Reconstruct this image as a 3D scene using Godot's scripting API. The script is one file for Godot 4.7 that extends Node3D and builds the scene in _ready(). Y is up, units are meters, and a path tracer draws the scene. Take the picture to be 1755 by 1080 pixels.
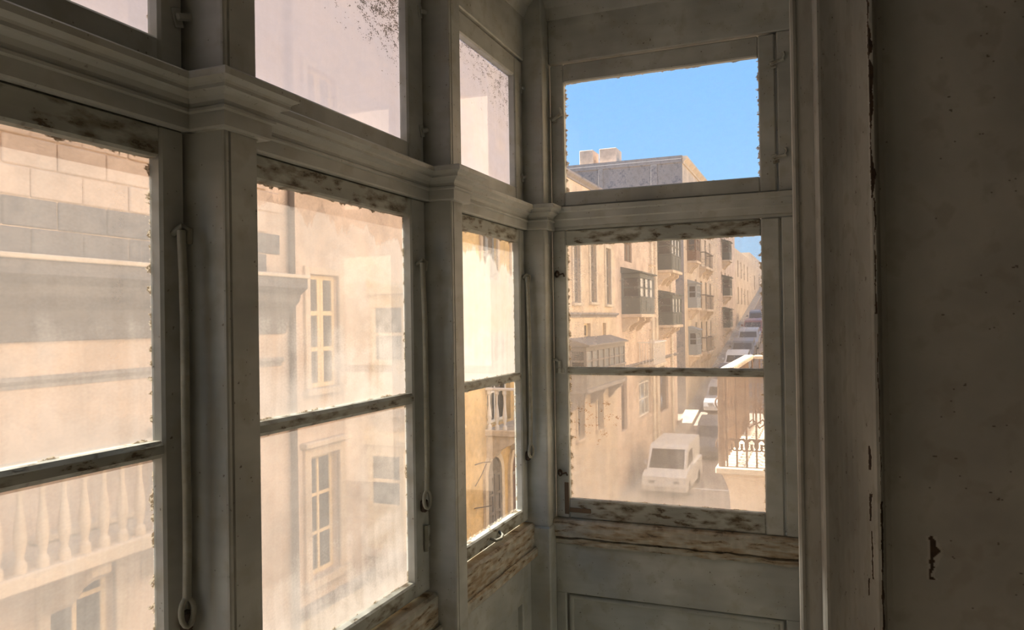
extends Node3D
# An old enclosed timber balcony above a narrow limestone street.
# Axes: the balcony runs along -z, its glazed front looks to -x, the house is at +x. Metres, y up, balcony floor at y 0.

const SASH_X := -0.855      # room side of the front casements
const POST_X := -0.79       # room side of the posts
const END_Z := -2.3         # room side of the end casements
const HOUSE_X := -0.03      # face of the house on the street
const FAR_X := -7.5         # facades across the street
const STREET_Y := -5.6

var M := {}
var taken := {}
var noise_cache := {}

# ---------------------------------------------------------------- mesh building
class MB:
	var v := PackedVector3Array()
	var n := PackedVector3Array()
	var t := PackedVector2Array()
	var off := Vector3.ZERO
	func _init(o := Vector3.ZERO):
		off = o
	func face(p: Array, nn: Vector3, uv := []):
		var g: Vector3 = (p[1] - p[0]).cross(p[2] - p[0])
		if g.length_squared() < 1e-14 and p.size() > 3:
			g = (p[2] - p[0]).cross(p[3] - p[0])
		var flip := g.dot(nn) > 0.0
		for i in range(1, p.size() - 1):
			var k := [0, i + 1, i] if flip else [0, i, i + 1]
			for j in k:
				v.append(p[j] - off)
				n.append(nn)
				t.append(uv[j] if uv.size() else Vector2.ZERO)
	func smooth(p: Array, nn: Array, uv := []):
		var g: Vector3 = (p[1] - p[0]).cross(p[2] - p[0])
		if g.length_squared() < 1e-14 and p.size() > 3:
			g = (p[2] - p[0]).cross(p[3] - p[0])
		var flip := g.dot(nn[0] + nn[1] + nn[2]) > 0.0
		for i in range(1, p.size() - 1):
			var k := [0, i + 1, i] if flip else [0, i, i + 1]
			for j in k:
				v.append(p[j] - off)
				n.append(nn[j])
				t.append(uv[j] if uv.size() else Vector2.ZERO)
	# box between two corners, edges chamfered by b
	func box(lo: Vector3, hi: Vector3, b := 0.003, tr := Transform3D()):
		var c := (lo + hi) / 2.0
		var h := (hi - lo).abs() / 2.0
		b = minf(b, minf(h.x, minf(h.y, h.z)) * 0.9)
		var pt := func(main: int, s: Vector3) -> Vector3:
			var p := Vector3.ZERO
			for a in 3:
				p[a] = c[a] + s[a] * (h[a] - (0.0 if a == main else b))
			return tr * p
		for a in 3:
			var a1 := (a + 1) % 3
			var a2 := (a + 2) % 3
			for s in [-1.0, 1.0]:
				var q := []
				for k in [[-1, -1], [1, -1], [1, 1], [-1, 1]]:
					var sg := Vector3.ZERO
					sg[a] = s; sg[a1] = k[0]; sg[a2] = k[1]
					q.append(pt.call(a, sg))
				var nn := Vector3.ZERO
				nn[a] = s
				face(q, tr.basis * nn)
		if b <= 0.0:
			return
		for a in 3:                       # edges along axis a
			var a1 := (a + 1) % 3
			var a2 := (a + 2) % 3
			for s1 in [-1.0, 1.0]:
				for s2 in [-1.0, 1.0]:
					var sa := Vector3.ZERO
					sa[a] = -1; sa[a1] = s1; sa[a2] = s2
					var sb := sa
					sb[a] = 1
					var nn := Vector3.ZERO
					nn[a1] = s1; nn[a2] = s2
					face([pt.call(a1, sa), pt.call(a1, sb), pt.call(a2, sb), pt.call(a2, sa)], tr.basis * nn.normalized())
		for sx in [-1.0, 1.0]:
			for sy in [-1.0, 1.0]:
				for sz in [-1.0, 1.0]:
					var s := Vector3(sx, sy, sz)
					face([pt.call(0, s), pt.call(1, s), pt.call(2, s)], tr.basis * s.normalized())
	# polygon in the local xy plane, pushed along local z from l0 to l1
	func ext(poly: PackedVector2Array, l0: float, l1: float, tr := Transform3D(), uvx := []):
		var p := poly.duplicate()
		if Geometry2D.is_polygon_clockwise(p):
			p.reverse()
			uvx = uvx.duplicate()
			uvx.reverse()
		var m := p.size()
		for i in m:
			var a: Vector2 = p[i]
			var b: Vector2 = p[(i + 1) % m]
			var d := b - a
			if d.length() < 1e-7:
				continue
			var nn := Vector3(d.y, -d.x, 0).normalized()
			var uv := []
			if uvx.size():
				uv = [Vector2(uvx[i], l0), Vector2(uvx[(i + 1) % m], l0), Vector2(uvx[(i + 1) % m], l1), Vector2(uvx[i], l1)]
			face([tr * Vector3(a.x, a.y, l0), tr * Vector3(b.x, b.y, l0), tr * Vector3(b.x, b.y, l1), tr * Vector3(a.x, a.y, l1)], (tr.basis * nn).normalized(), uv)
		var ids := Geometry2D.triangulate_polygon(p)
		for i in range(0, ids.size(), 3):
			for l in [[l0, -1.0], [l1, 1.0]]:
				var q := []
				for j in 3:
					q.append(tr * Vector3(p[ids[i + j]].x, p[ids[i + j]].y, l[0]))
				face(q, (tr.basis * Vector3(0, 0, l[1])).normalized())
	# profile of (radius, height) turned round local y
	func lathe(pr: Array, segs := 12, tr := Transform3D()):
		for i in pr.size() - 1:
			var a: Vector2 = pr[i]
			var b: Vector2 = pr[i + 1]
			var d := b - a
			if d.length() < 1e-7:
				continue
			for k in segs:
				var q := []
				var nn := []
				for e in [[a, k], [a, k + 1], [b, k + 1], [b, k]]:
					var w: float = TAU * e[1] / segs
					var dir := Vector3(cos(w), 0, sin(w))
					q.append(tr * (dir * e[0].x + Vector3(0, e[0].y, 0)))
					nn.append((tr.basis * (dir * d.y - Vector3(0, d.x, 0))).normalized())
				smooth(q, nn)
	func tube(path: Array, r: float, segs := 8, closed := false, squash := 1.0):
		var m := path.size()
		var rings := []
		var side := Vector3.ZERO
		for i in m:
			var d: Vector3
			if closed:
				d = (path[(i + 1) % m] - path[(i - 1 + m) % m]).normalized()
			else:
				d = (path[mini(i + 1, m - 1)] - path[maxi(i - 1, 0)]).normalized()
			if side == Vector3.ZERO:
				side = d.cross(Vector3.UP if absf(d.y) < 0.9 else Vector3.RIGHT).normalized()
			side = (side - d * side.dot(d)).normalized()
			var up := d.cross(side)
			var ring := []
			for k in segs:
				var w := TAU * k / segs
				var e := side * cos(w) + up * sin(w) * squash
				ring.append([path[i] + e * r, (side * cos(w) + up * sin(w)).normalized()])
			rings.append(ring)
		for i in (m if closed else m - 1):
			var A: Array = rings[i]
			var B: Array = rings[(i + 1) % m]
			for k in segs:
				var k2 := (k + 1) % segs
				smooth([A[k][0], A[k2][0], B[k2][0], B[k][0]], [A[k][1], A[k2][1], B[k2][1], B[k][1]])
		if not closed:
			for e in [[0, 1], [m - 1, m - 2]]:
				var q := []
				for k in segs:
					q.append(rings[e[0]][k][0])
				face(q, (path[e[0]] - path[e[1]]).normalized())
	# moulding: profile of (offset, height), bottom to top, along a plan path of (x, z); side gives which hand it projects to
	func mould(path: Array, pr: Array, side: float):
		var m := path.size()
		var P := []
		var N := []
		for i in m - 1:
			var d: Vector2 = (path[i + 1] - path[i]).normalized()
			N.append(Vector2(d.y, -d.x) * side)
		for i in m:
			var n1: Vector2 = N[maxi(i - 1, 0)]
			var n2: Vector2 = N[mini(i, m - 2)]
			var mit := (n1 + n2) / (1.0 + n1.dot(n2))
			var row := []
			for e in pr:
				var q: Vector2 = path[i] + mit * e.x
				row.append(Vector3(q.x, e.y, q.y))
			P.append(row)
		for i in m - 1:
			for j in pr.size() - 1:
				var d: Vector2 = pr[j + 1] - pr[j]
				var nn := Vector3(N[i].x * d.y, -d.x, N[i].y * d.y).normalized()
				face([P[i][j], P[i + 1][j], P[i + 1][j + 1], P[i][j + 1]], nn)
		for e in [[0, 1], [m - 1, m - 2]]:
			var d: Vector2 = (path[e[0]] - path[e[1]]).normalized()
			var base := Vector3(path[e[0]].x, 0, path[e[0]].y)
			for j in pr.size() - 1:
				face([P[e[0]][j], P[e[0]][j + 1], base + Vector3(0, pr[j + 1].y, 0), base + Vector3(0, pr[j].y, 0)], Vector3(d.x, 0, d.y))
	func arrays() -> Array:
		var a := []
		a.resize(Mesh.ARRAY_MAX)
		a[Mesh.ARRAY_VERTEX] = v
		a[Mesh.ARRAY_NORMAL] = n
		a[Mesh.ARRAY_TEX_UV] = t
		return a
	func mesh() -> ArrayMesh:
		var m := ArrayMesh.new()
		m.add_surface_from_arrays(Mesh.PRIMITIVE_TRIANGLES, arrays())
		return m

func numbered(s: String) -> String:
	if not taken.has(s):
		taken[s] = 0
		return s
	taken[s] += 1
	return "%s_%03d" % [s, taken[s]]

func build(mb: MB, called: String, mat: Material, parent: Node3D) -> MeshInstance3D:
	return put(mb.mesh(), called, mat, parent)

func put(mesh: Mesh, called: String, mat: Material, parent: Node3D, at := Vector3.ZERO) -> MeshInstance3D:
	var o := MeshInstance3D.new()
	o.name = numbered(called) if parent == self else called
	o.mesh = mesh
	if mat:
		o.material_override = mat
	o.position = at
	parent.add_child(o, true)
	return o

func thing(called: String, label: String, category: String, at := Vector3.ZERO, turn := 0.0, kind := "", group := "") -> Node3D:
	var o := Node3D.new()
	o.name = numbered(called)
	add_child(o)
	o.position = at
	o.rotation.y = turn
	tag(o, label, category, kind, group)
	return o

func tag(o: Node3D, label: String, category: String, kind := "", group := ""):
	o.set_meta("label", label)
	o.set_meta("category", category)
	if kind: o.set_meta("kind", kind)
	if group: o.set_meta("group", group)

# ---------------------------------------------------------------- textures
func nz(seed_: int, freq: float, oct := 4, w := 512, h := 512, kind := FastNoiseLite.TYPE_SIMPLEX_SMOOTH) -> PackedByteArray:
	var key := [seed_, freq, oct, w, h, kind]
	if not noise_cache.has(key):
		var f := FastNoiseLite.new()
		f.seed = seed_
		f.noise_type = kind
		f.frequency = freq
		f.fractal_octaves = oct
		var im := f.get_seamless_image(w, h)
		im.convert(Image.FORMAT_L8)
		noise_cache[key] = im.get_data()
	return noise_cache[key]

func tex_from(px: PackedByteArray, w: int, h: int, alpha := false) -> ImageTexture:
	return ImageTexture.create_from_image(Image.create_from_data(w, h, false, Image.FORMAT_RGBA8 if alpha else Image.FORMAT_RGB8, px))

# old cream paint on timber: uneven coats, grime, specks; bare > 0 lets grey-brown wood through where paint has flaked
func paint_tex(seed_: int, bare: float, stretch := false) -> ImageTexture:
	var w := 512
	var low := nz(seed_, 0.006, 3)
	var mid := nz(seed_ + 1, 0.02, 5)
	var fine := nz(seed_ + 2, 0.12, 3)
	var grain := nz(seed_ + 3, 0.05, 4)
	var px := PackedByteArray()
	px.resize(w * w * 3)
	for y in w:
		for x in w:
			var i := y * w + x
			var l := low[i] / 255.0
			var m := mid[i] / 255.0
			var f := fine[i] / 255.0
			var k := grain[((y / 6) % w) * w + x] / 255.0 if stretch else grain[y * w + (x / 6)] / 255.0
			var c := Vector3(0.78, 0.785, 0.755) * (0.88 + 0.2 * l + 0.05 * (k - 0.5))
			c = c.lerp(Vector3(0.69, 0.67, 0.60), clampf((m - 0.52) * 1.6, 0.0, 0.55))
			if f > 0.84 and m > 0.5:
				c = c.lerp(Vector3(0.34, 0.30, 0.25), 0.75)
			if bare > 0.0 and not stretch:    # soot and old varnish held in the brush marks of the rails
				c = c.lerp(Vector3(0.45, 0.41, 0.34), clampf((l * 0.4 + m * 0.7 + k * 0.2 - 0.58) * 2.0, 0.0, 0.6))
			if stretch:                       # weathered sill: coats worn thin to tan, wood showing along the grain
				c = c.lerp(Vector3(0.62, 0.55, 0.45), clampf((l * 0.5 + m * 0.6 - 0.42) * 2.6, 0.0, 0.8))
				c *= 0.92 + 0.16 * k
			if bare > 0.0:
				var e := m * 0.65 + f * 0.2 + k * 0.15
				if e > 1.0 - bare:
					var g := 0.26 + 0.22 * k + 0.12 * (f - 0.5)
					c = Vector3(g * 1.12, g * 0.98, g * 0.80)
				elif e > 1.0 - bare - 0.025:
					c = c * 0.86
			var o := i * 3
			px[o] = int(clampf(c.x, 0, 1) * 255)
			px[o + 1] = int(clampf(c.y, 0, 1) * 255)
			px[o + 2] = int(clampf(c.z, 0, 1) * 255)
	return tex_from(px, w, w)

func stone_tex(seed_: int, grey: float) -> ImageTexture:
	var w := 512
	var low := nz(seed_, 0.005, 4)
	var mid := nz(seed_ + 1, 0.025, 5)
	var fine := nz(seed_ + 2, 0.15, 3)
	var px := PackedByteArray()
	px.resize(w * w * 3)
	for i in w * w:
		var l := low[i] / 255.0
		var m := mid[i] / 255.0
		var f := fine[i] / 255.0
		var c := Vector3(0.97, 0.96, 0.95) * (0.82 + 0.16 * l + 0.10 * (m - 0.5) + 0.08 * (f - 0.5))
		var s := clampf((l * 0.6 + m * 0.5 - 0.78 + grey) * 3.0, 0.0, 1.0) * (0.75 if f > 0.35 else 0.4)
		c = c.lerp(Vector3(0.56, 0.58, 0.62), s)
		px[i * 3] = int(clampf(c.x, 0, 1) * 255)
		px[i * 3 + 1] = int(clampf(c.y, 0, 1) * 255)
		px[i * 3 + 2] = int(clampf(c.z, 0, 1) * 255)
	return tex_from(px, w, w)

# dirt on a window pane: o = {film, low (more settled at the sill), clean (rinsed band at the top), mould, streak, right}
func dirt_tex(seed_: int, o: Dictionary) -> ImageTexture:
	var w := 448
	var h := 512
	var low := nz(seed_, 0.007, 3)
	var mid := nz(seed_ + 1, 0.03, 5)
	var fine := nz(seed_ + 2, 0.16, 3)
	var film: float = o.get("film", 0.4)
	var settle: float = o.get("low", 0.0)
	var clean: float = o.get("clean", 0.0)
	var mould: float = o.get("mould", 0.0)
	var streak: float = o.get("streak", 0.1)
	var right: float = o.get("right", 0.0)
	var brown: float = o.get("brown", 0.0)
	var edge: float = o.get("edge", 0.9)
	var px := PackedByteArray()
	px.resize(w * h * 4)
	for y in h:
		var v := y / float(h)
		for x in w:
			var u := x / float(w)
			var i := y * 512 + x
			var l := low[i] / 255.0
			var m := mid[i] / 255.0
			var f := fine[i] / 255.0
			var s := mid[((seed_ * 7) % 512) * 512 + (x + int(5.0 * sin(y * 0.013 + seed_)) + 8) % 512] / 255.0          # runs down the pane
			var a := film * (0.90 + 0.2 * l) + 0.05 * (m - 0.5) + 0.05 * (f - 0.5) + streak * (s - 0.5)
			if settle > 0.0:
				a += settle * clampf((v + 0.30 * (l - 0.5) + 0.28 * (s - 0.5) + 0.10 * (f - 0.5) - 0.62) * 3.2, 0.0, 1.0)
			if right > 0.0:
				a += right * clampf((u + 0.40 * (l - 0.5) + 0.15 * (m - 0.5) + 0.10 * (f - 0.5) - 0.55) * 2.6, 0.0, 1.0)
			var c := Vector3(0.93, 0.905, 0.875)
			if clean > 0.0:
				var lip := clean * (0.30 + 0.9 * u) + 0.030 * sin(u * 26.0 + seed_) + 0.10 * (s - 0.5) + 0.05 * (l - 0.5)
				a *= clampf((v - lip) * 22.0 + 0.5, 0.38, 1.0)
			a = clampf(a, 0.0, 0.985)
			if mould > 0.0:
				var z := mould * clampf(1.25 - v * 2.1 + (u - 0.6) * 0.9, 0.0, 1.0)
				if f * 0.6 + m * 0.4 > 0.86 - 0.33 * z and z > 0.02:
					c = Vector3(0.36, 0.33, 0.30)
					a = maxf(a, 0.8)
			if brown > 0.0 and f * 0.5 + m * 0.5 > 0.66 and Vector2(u - 0.13, (v - 0.36) * 0.7).length() < 0.13 * brown + 0.1 * (l - 0.5):
				c = Vector3(0.60, 0.47, 0.36)
				a = maxf(a, 0.62)
			var rim := minf(minf(u, 1.0 - u) * 0.7, minf(v, 1.0 - v))
			if rim < 0.003 + 0.022 * edge * maxf(0.0, m * 1.6 + f * 0.5 - 0.72):
				c = Vector3(0.50, 0.44, 0.36) if f < 0.55 else Vector3(0.80, 0.76, 0.68)
				a = 0.97
			var k := (y * w + x) * 4
			px[k] = int(c.x * 255)
			px[k + 1] = int(c.y * 255)
			px[k + 2] = int(c.z * 255)
			px[k + 3] = int(a * 255)
	return tex_from(px, w, h, true)

# door casing: paint that has split and come away along the arris; u runs across the profile, v up
func casing_tex() -> ImageTexture:
	var w := 384
	var h := 1024
	var low := nz(301, 0.006, 3)
	var mid := nz(302, 0.03, 5)
	var fine := nz(303, 0.14, 3)
	var px := PackedByteArray()
	px.resize(w * h * 3)
	# [u, v from, v to, half width] of the cracks, v 0 at the top of the picture
	var cracks := [[0.585, 0.0, 0.30, 0.010], [0.592, 0.30, 0.47, 0.004], [0.60, 0.50, 0.72, 0.003], [0.535, 0.665, 0.70, 0.009], [0.538, 0.735, 0.775, 0.008], [0.545, 0.79, 0.86, 0.006], [0.60, 0.745, 0.90, 0.008], [0.515, 0.86, 0.885, 0.005], [0.60, 0.90, 1.0, 0.005], [0.56, 0.93, 0.95, 0.006], [0.765, 0.80, 0.865, 0.007]]
	for y in h:
		var v := y / float(h)
		for x in w:
			var u := x / float(w)
			var i := ((y / 2) % 512) * 512 + x
			var l := low[i] / 255.0
			var m := mid[i] / 255.0
			var f := fine[i] / 255.0
			var c := Vector3(0.75, 0.745, 0.715) * (0.9 + 0.18 * l + 0.06 * (m - 0.5))
			c = c.lerp(Vector3(0.60, 0.57, 0.51), clampf((m - 0.55) * 1.5, 0.0, 0.3))
			if f > 0.86 and m > 0.52:
				c = c.lerp(Vector3(0.33, 0.30, 0.26), 0.7)
			for k in cracks:
				if v >= k[1] and v < k[2]:
					var d := absf(u - k[0] - 0.018 * (m - 0.5) - 0.012 * (l - 0.5))
					var wd: float = k[3] * (0.25 + 1.5 * clampf(m * 1.4 + f * 0.5 - 0.6, 0.0, 1.0))
					if d < wd:
						c = Vector3(0.27, 0.21, 0.16) * (0.7 + 0.6 * f)
					elif d < wd + 0.006:
						c = c * 1.07
			var o := (y * w + x) * 3
			px[o] = int(clampf(c.x, 0, 1) * 255)
			px[o + 1] = int(clampf(c.y, 0, 1) * 255)
			px[o + 2] = int(clampf(c.z, 0, 1) * 255)
	return tex_from(px, w, h)

func mat(called: String, col: Color, rough := 0.6, tex: Texture2D = null, scale := 1.0, spec := 0.4) -> StandardMaterial3D:
	var m := StandardMaterial3D.new()
	m.resource_name = called
	m.albedo_color = col
	m.roughness = rough
	m.metallic_specular = spec
	if tex:
		m.albedo_texture = tex
		m.uv1_triplanar = true
		m.uv1_world_triplanar = true
		m.uv1_scale = Vector3.ONE * scale
	M[called] = m
	return m

func pane_mat(called: String, tex: Texture2D, through := 1.0, tint := Color(1, 1, 1)) -> StandardMaterial3D:
	var m := StandardMaterial3D.new()
	m.resource_name = called
	m.albedo_texture = tex
	m.transparency = BaseMaterial3D.TRANSPARENCY_ALPHA
	m.texture_repeat = false
	m.roughness = 0.5
	m.metallic_specular = 0.3
	m.backlight_enabled = true
	m.backlight = Color(through, through, through)
	m.albedo_color = tint
	M[called] = m
	return m

func materials():
	var p1 := paint_tex(11, 0.0)
	var p2 := paint_tex(31, 0.32)
	var p3 := paint_tex(51, 0.29, true)
	mat("paint", Color(0.905, 0.91, 0.915), 0.5, p1, 1.3)
	mat("paint_worn", Color(0.88, 0.885, 0.875), 0.6, p2, 2.3).uv1_scale = Vector3(1.5, 3.6, 1.5)
	mat("paint_bare", Color(0.92, 0.90, 0.87), 0.75, p3, 3.4).uv1_scale = Vector3(1.1, 6.0, 1.1)
	for k in [["paint_worn", p2], ["paint_bare", p3]]:
		var m: StandardMaterial3D = M[k[0]]
		m.heightmap_enabled = true
		m.heightmap_texture = k[1]
		m.heightmap_scale = 0.18
	var cas := mat("casing", Color(0.91, 0.92, 0.925), 0.55)
	cas.albedo_texture = casing_tex()
	cas.texture_repeat = false
	mat("iron", Color(0.72, 0.71, 0.67), 0.6, p1, 4.0)
	mat("bare_wood", Color(0.44, 0.37, 0.30), 0.85)
	mat("rust", Color(0.26, 0.21, 0.17), 0.8)
	var s1 := stone_tex(71, -0.02)
	var s2 := stone_tex(91, 0.25)
	mat("stone", Color(0.95, 0.875, 0.78), 0.9, s1, 0.22)
	mat("stone_pink", Color(0.95, 0.865, 0.79), 0.9, s1, 0.22)
	mat("stone_gold", Color(0.99, 0.87, 0.65), 0.9, s1, 0.3)
	mat("stone_stained", Color(0.54, 0.53, 0.535), 0.9, s2, 0.5)
	mat("stone_grey", Color(0.70, 0.68, 0.67), 0.9, s2, 0.5)
	mat("stone_pale", Color(0.96, 0.91, 0.83), 0.9, s1, 0.5)
	mat("plaster_cream", Color(0.95, 0.90, 0.80), 0.9, s1, 0.3)
	mat("shutter_cream", Color(0.93, 0.83, 0.65), 0.7)
	mat("slat_grey", Color(0.53, 0.51, 0.49), 0.7)
	mat("timber_blue", Color(0.55, 0.58, 0.60), 0.6)
	mat("timber_green", Color(0.30, 0.33, 0.32), 0.6)
	mat("timber_brown", Color(0.42, 0.31, 0.24), 0.6)
	mat("white_paint", Color(0.92, 0.91, 0.89), 0.6)
	mat("dark_glass", Color(0.16, 0.17, 0.19), 0.12, null, 1.0, 0.5)
	mat("pale_glass", Color(0.55, 0.57, 0.58), 0.12, null, 1.0, 0.5)
	mat("asphalt", Color(0.70, 0.65, 0.61), 0.9, s1, 0.4)
	mat("paving", Color(0.84, 0.80, 0.73), 0.9, s1, 0.6)
	mat("lead_pipe", Color(0.40, 0.36, 0.33), 0.7)
	mat("tyre", Color(0.12, 0.12, 0.12), 0.8)
	mat("room_plaster", Color(0.62, 0.59, 0.53), 0.9)
	for k in [["car_white", Color(0.90, 0.90, 0.89)], ["car_grey", Color(0.40, 0.41, 0.43)], ["car_silver", Color(0.66, 0.67, 0.69)], ["car_blue", Color(0.24, 0.30, 0.40)], ["car_red", Color(0.45, 0.17, 0.14)]]:
		var m := mat(k[0], k[1], 0.3)
		m.clearcoat_enabled = true
		m.clearcoat = 0.6
	var g := StandardMaterial3D.new()
	g.resource_name = "clear_glass"
	g.albedo_color = Color(0.9, 0.95, 0.93, 0.03)
	g.transparency = BaseMaterial3D.TRANSPARENCY_ALPHA
	g.roughness = 0.03
	M["clear_glass"] = g
	pane_mat("dirt_a", dirt_tex(401, {film = 0.34, low = 0.16, streak = 0.08}), 0.76)
	pane_mat("dirt_b", dirt_tex(411, {film = 0.42, low = 0.10, streak = 0.20}), 0.76)
	pane_mat("dirt_c", dirt_tex(421, {film = 0.38, low = 0.26, clean = 0.14, right = 0.22, streak = 0.08}), 0.76)
	pane_mat("dirt_d", dirt_tex(431, {film = 0.38, low = 0.24, right = 0.14, streak = 0.08}), 0.76)
	pane_mat("dirt_e", dirt_tex(441, {film = 0.78, low = 0.12, clean = 0.20, streak = 0.08}), 0.80)
	pane_mat("dirt_f", dirt_tex(451, {film = 0.03, streak = 0.02, edge = 1.2}))
	pane_mat("dirt_upper", dirt_tex(461, {film = 0.90, streak = 0.08, mould = 1.0, edge = 0.35}), 0.70, Color(0.91, 0.90, 0.97))  # heavy dust and mould; the lilac colour paints in cool skylight
	pane_mat("dirt_upper_far", dirt_tex(471, {film = 0.90, streak = 0.08, mould = 0.7, edge = 0.35}), 0.70, Color(0.91, 0.90, 0.97))  # dust again, with the same painted skylight in its lilac colour
	pane_mat("dirt_end_top", dirt_tex(481, {film = 0.03, streak = 0.02, edge = 0.8}))
	pane_mat("dirt_end", dirt_tex(491, {film = 0.28, streak = 0.08, edge = 0.8}))
	pane_mat("dirt_end_low", dirt_tex(501, {film = 0.42, low = 0.10, streak = 0.10, brown = 1.0, edge = 0.8}))

# ---------------------------------------------------------------- windows of the balcony
# In these, local x runs along the wall, y up, z into the room; z 0 is the room face of the casement.
func pane(parent: Node3D, off: Vector3, x0: float, x1: float, y0: float, y1: float, dirt: String):
	var z0 := -0.021
	var z1 := -0.018
	var a := MB.new(off)
	a.face([Vector3(x0, y1, z0), Vector3(x1, y1, z0), Vector3(x1, y0, z0), Vector3(x0, y0, z0)], Vector3(0, 0, -1), [Vector2(0, 0), Vector2(1, 0), Vector2(1, 1), Vector2(0, 1)])
	var b := MB.new(off)
	b.face([Vector3(x0, y0, z1), Vector3(x1, y0, z1), Vector3(x1, y1, z1), Vector3(x0, y1, z1)], Vector3(0, 0, 1))
	b.face([Vector3(x0, y0, z0), Vector3(x0, y0, z1), Vector3(x0, y1, z1), Vector3(x0, y1, z0)], Vector3(-1, 0, 0))
	b.face([Vector3(x1, y0, z0), Vector3(x1, y0, z1), Vector3(x1, y1, z1), Vector3(x1, y1, z0)], Vector3(1, 0, 0))
	b.face([Vector3(x0, y0, z0), Vector3(x1, y0, z0), Vector3(x1, y0, z1), Vector3(x0, y0, z1)], Vector3(0, -1, 0))
	b.face([Vector3(x0, y1, z0), Vector3(x1, y1, z0), Vector3(x1, y1, z1), Vector3(x0, y1, z1)], Vector3(0, 1, 0))
	var m := ArrayMesh.new()
	m.add_surface_from_arrays(Mesh.PRIMITIVE_TRIANGLES, a.arrays())
	m.add_surface_from_arrays(Mesh.PRIMITIVE_TRIANGLES, b.arrays())
	m.surface_set_material(0, M[dirt])
	m.surface_set_material(1, M["clear_glass"])
	return put(m, "pane", null, parent)

# r: outer box, g: glass box (both [x0, x1, y0, y1]), bars: heights of glazing bars, dirts: panes from the top
func casement(node: Node3D, off: Vector3, r: Array, g: Array, bars: Array, dirts: Array, worn := "paint", rail_mat := "paint_worn"):
	var d := -0.026
	var rb := 0.004
	for s in [[r[0], g[0]], [g[1], r[1]]]:
		var mb := MB.new(off)
		mb.box(Vector3(s[0], r[2], d), Vector3(s[1], r[3], 0), rb)
		build(mb, "stile", M[worn], node)
	for s in [[r[2], g[2]], [g[3], r[3]]]:
		var mb := MB.new(off)
		mb.box(Vector3(g[0] - 0.001, s[0] + 0.0005, d + 0.001), Vector3(g[1] + 0.001, s[1] - 0.0005, -0.001), rb)
		build(mb, "rail", M[rail_mat], node)
	var edges := [g[3]]
	for b in bars:
		var mb := MB.new(off)
		var poly := PackedVector2Array([Vector2(-0.026, b - 0.012), Vector2(-0.006, b - 0.012), Vector2(-0.001, b - 0.006), Vector2(-0.001, b + 0.006), Vector2(-0.006, b + 0.012), Vector2(-0.026, b + 0.012)])
		mb.ext(poly, g[0] - 0.001, g[1] + 0.001, Transform3D(Basis(Vector3(0, 0, 1), Vector3(0, 1, 0), Vector3(1, 0, 0)), Vector3.ZERO))
		build(mb, "muntin", M[rail_mat], node)
		edges.append(b)
	edges.append(g[2])
	for i in edges.size() - 1:
		var top: float = edges[i] - (0.012 if i > 0 else 0.0)
		var bot: float = edges[i + 1] + (0.012 if i < edges.size() - 2 else 0.0)
		pane(node, off, g[0] - 0.006, g[1] + 0.006, bot - 0.004, top + 0.004, dirts[i])

# a long iron bolt hanging on the stile, knuckle above and ring below
func bolt_rod(node: Node3D, off: Vector3, x: float, ya: float, yb: float, lean: float):
	var mb := MB.new(off)
	var top := Vector3(x + lean, ya, 0.016)
	var bot := Vector3(x, yb + 0.03, 0.020)
	var path := []
	for i in 9:
		var k := i / 8.0
		path.append(top.lerp(bot, k) + Vector3(0.0012 * sin(k * 9.0), 0, 0.004 * sin(k * PI)))
	mb.tube(path, 0.0062, 8)
	var rod := build(mb, "bolt_rod", M["iron"], node)
	mb = MB.new(off)
	var ring := []
	for i in 14:
		var w := TAU * i / 14.0
		ring.append(Vector3(x + 0.008 * sin(w), yb + 0.010 + 0.020 * cos(w), 0.021 + 0.004 * sin(w)))
	mb.tube(ring, 0.0042, 6, true)
	build(mb, "ring", M["iron"], rod)
	mb = MB.new(off)
	mb.tube([top + Vector3(0.0, -0.004, -0.016), top + Vector3(0.002, 0.006, 0.0), top + Vector3(0.012, 0.002, 0.004), top + Vector3(0.014, -0.018, 0.0)], 0.005, 7)
	build(mb, "hook", M["iron"], rod)
	mb = MB.new(off)
	mb.box(Vector3(x + 0.004, yb - 0.022, 0), Vector3(x + 0.020, yb + 0.006, 0.014), 0.003)
	build(mb, "staple", M["rust"], rod)

# small painted latch: plate, tongue that turns across the gap, knob
func latch(node: Node3D, off: Vector3, x: float, y: float, dir: float, angle := 0.0, m := "paint"):
	var tr := Transform3D(Basis(Vector3(0, 0, 1), angle), Vector3(x, y, 0))
	var mb := MB.new(off)
	mb.box(Vector3(-0.008, -0.014, 0), Vector3(0.008, 0.014, 0.003), 0.001, tr)
	var plate := build(mb, "latch", M[m], node)
	mb = MB.new(off)
	mb.box(Vector3(minf(-0.006 * dir, 0.034 * dir), -0.005, 0.003), Vector3(maxf(-0.006 * dir, 0.034 * dir), 0.006, 0.009), 0.0025, tr)
	build(mb, "tongue", M[m], plate)
	mb = MB.new(off)
	mb.tube([tr * Vector3(0.030 * dir, 0.004, 0.006), tr * Vector3(0.036 * dir, 0.010, 0.008), tr * Vector3(0.036 * dir, 0.020, 0.010)], 0.0042, 7)
	build(mb, "knob", M[m], plate)

func hinge(node: Node3D, off: Vector3, x: float, y: float):
	var mb := MB.new(off)
	mb.box(Vector3(x - 0.004, y - 0.026, 0), Vector3(x + 0.020, y + 0.026, 0.003), 0.001)
	var leaf := build(mb, "hinge", M["paint_worn"], node)
	mb = MB.new(off)
	mb.tube([Vector3(x - 0.006, y - 0.030, 0.005), Vector3(x - 0.006, y + 0.030, 0.005)], 0.005, 8)
	build(mb, "pin", M["iron"], leaf)

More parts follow.
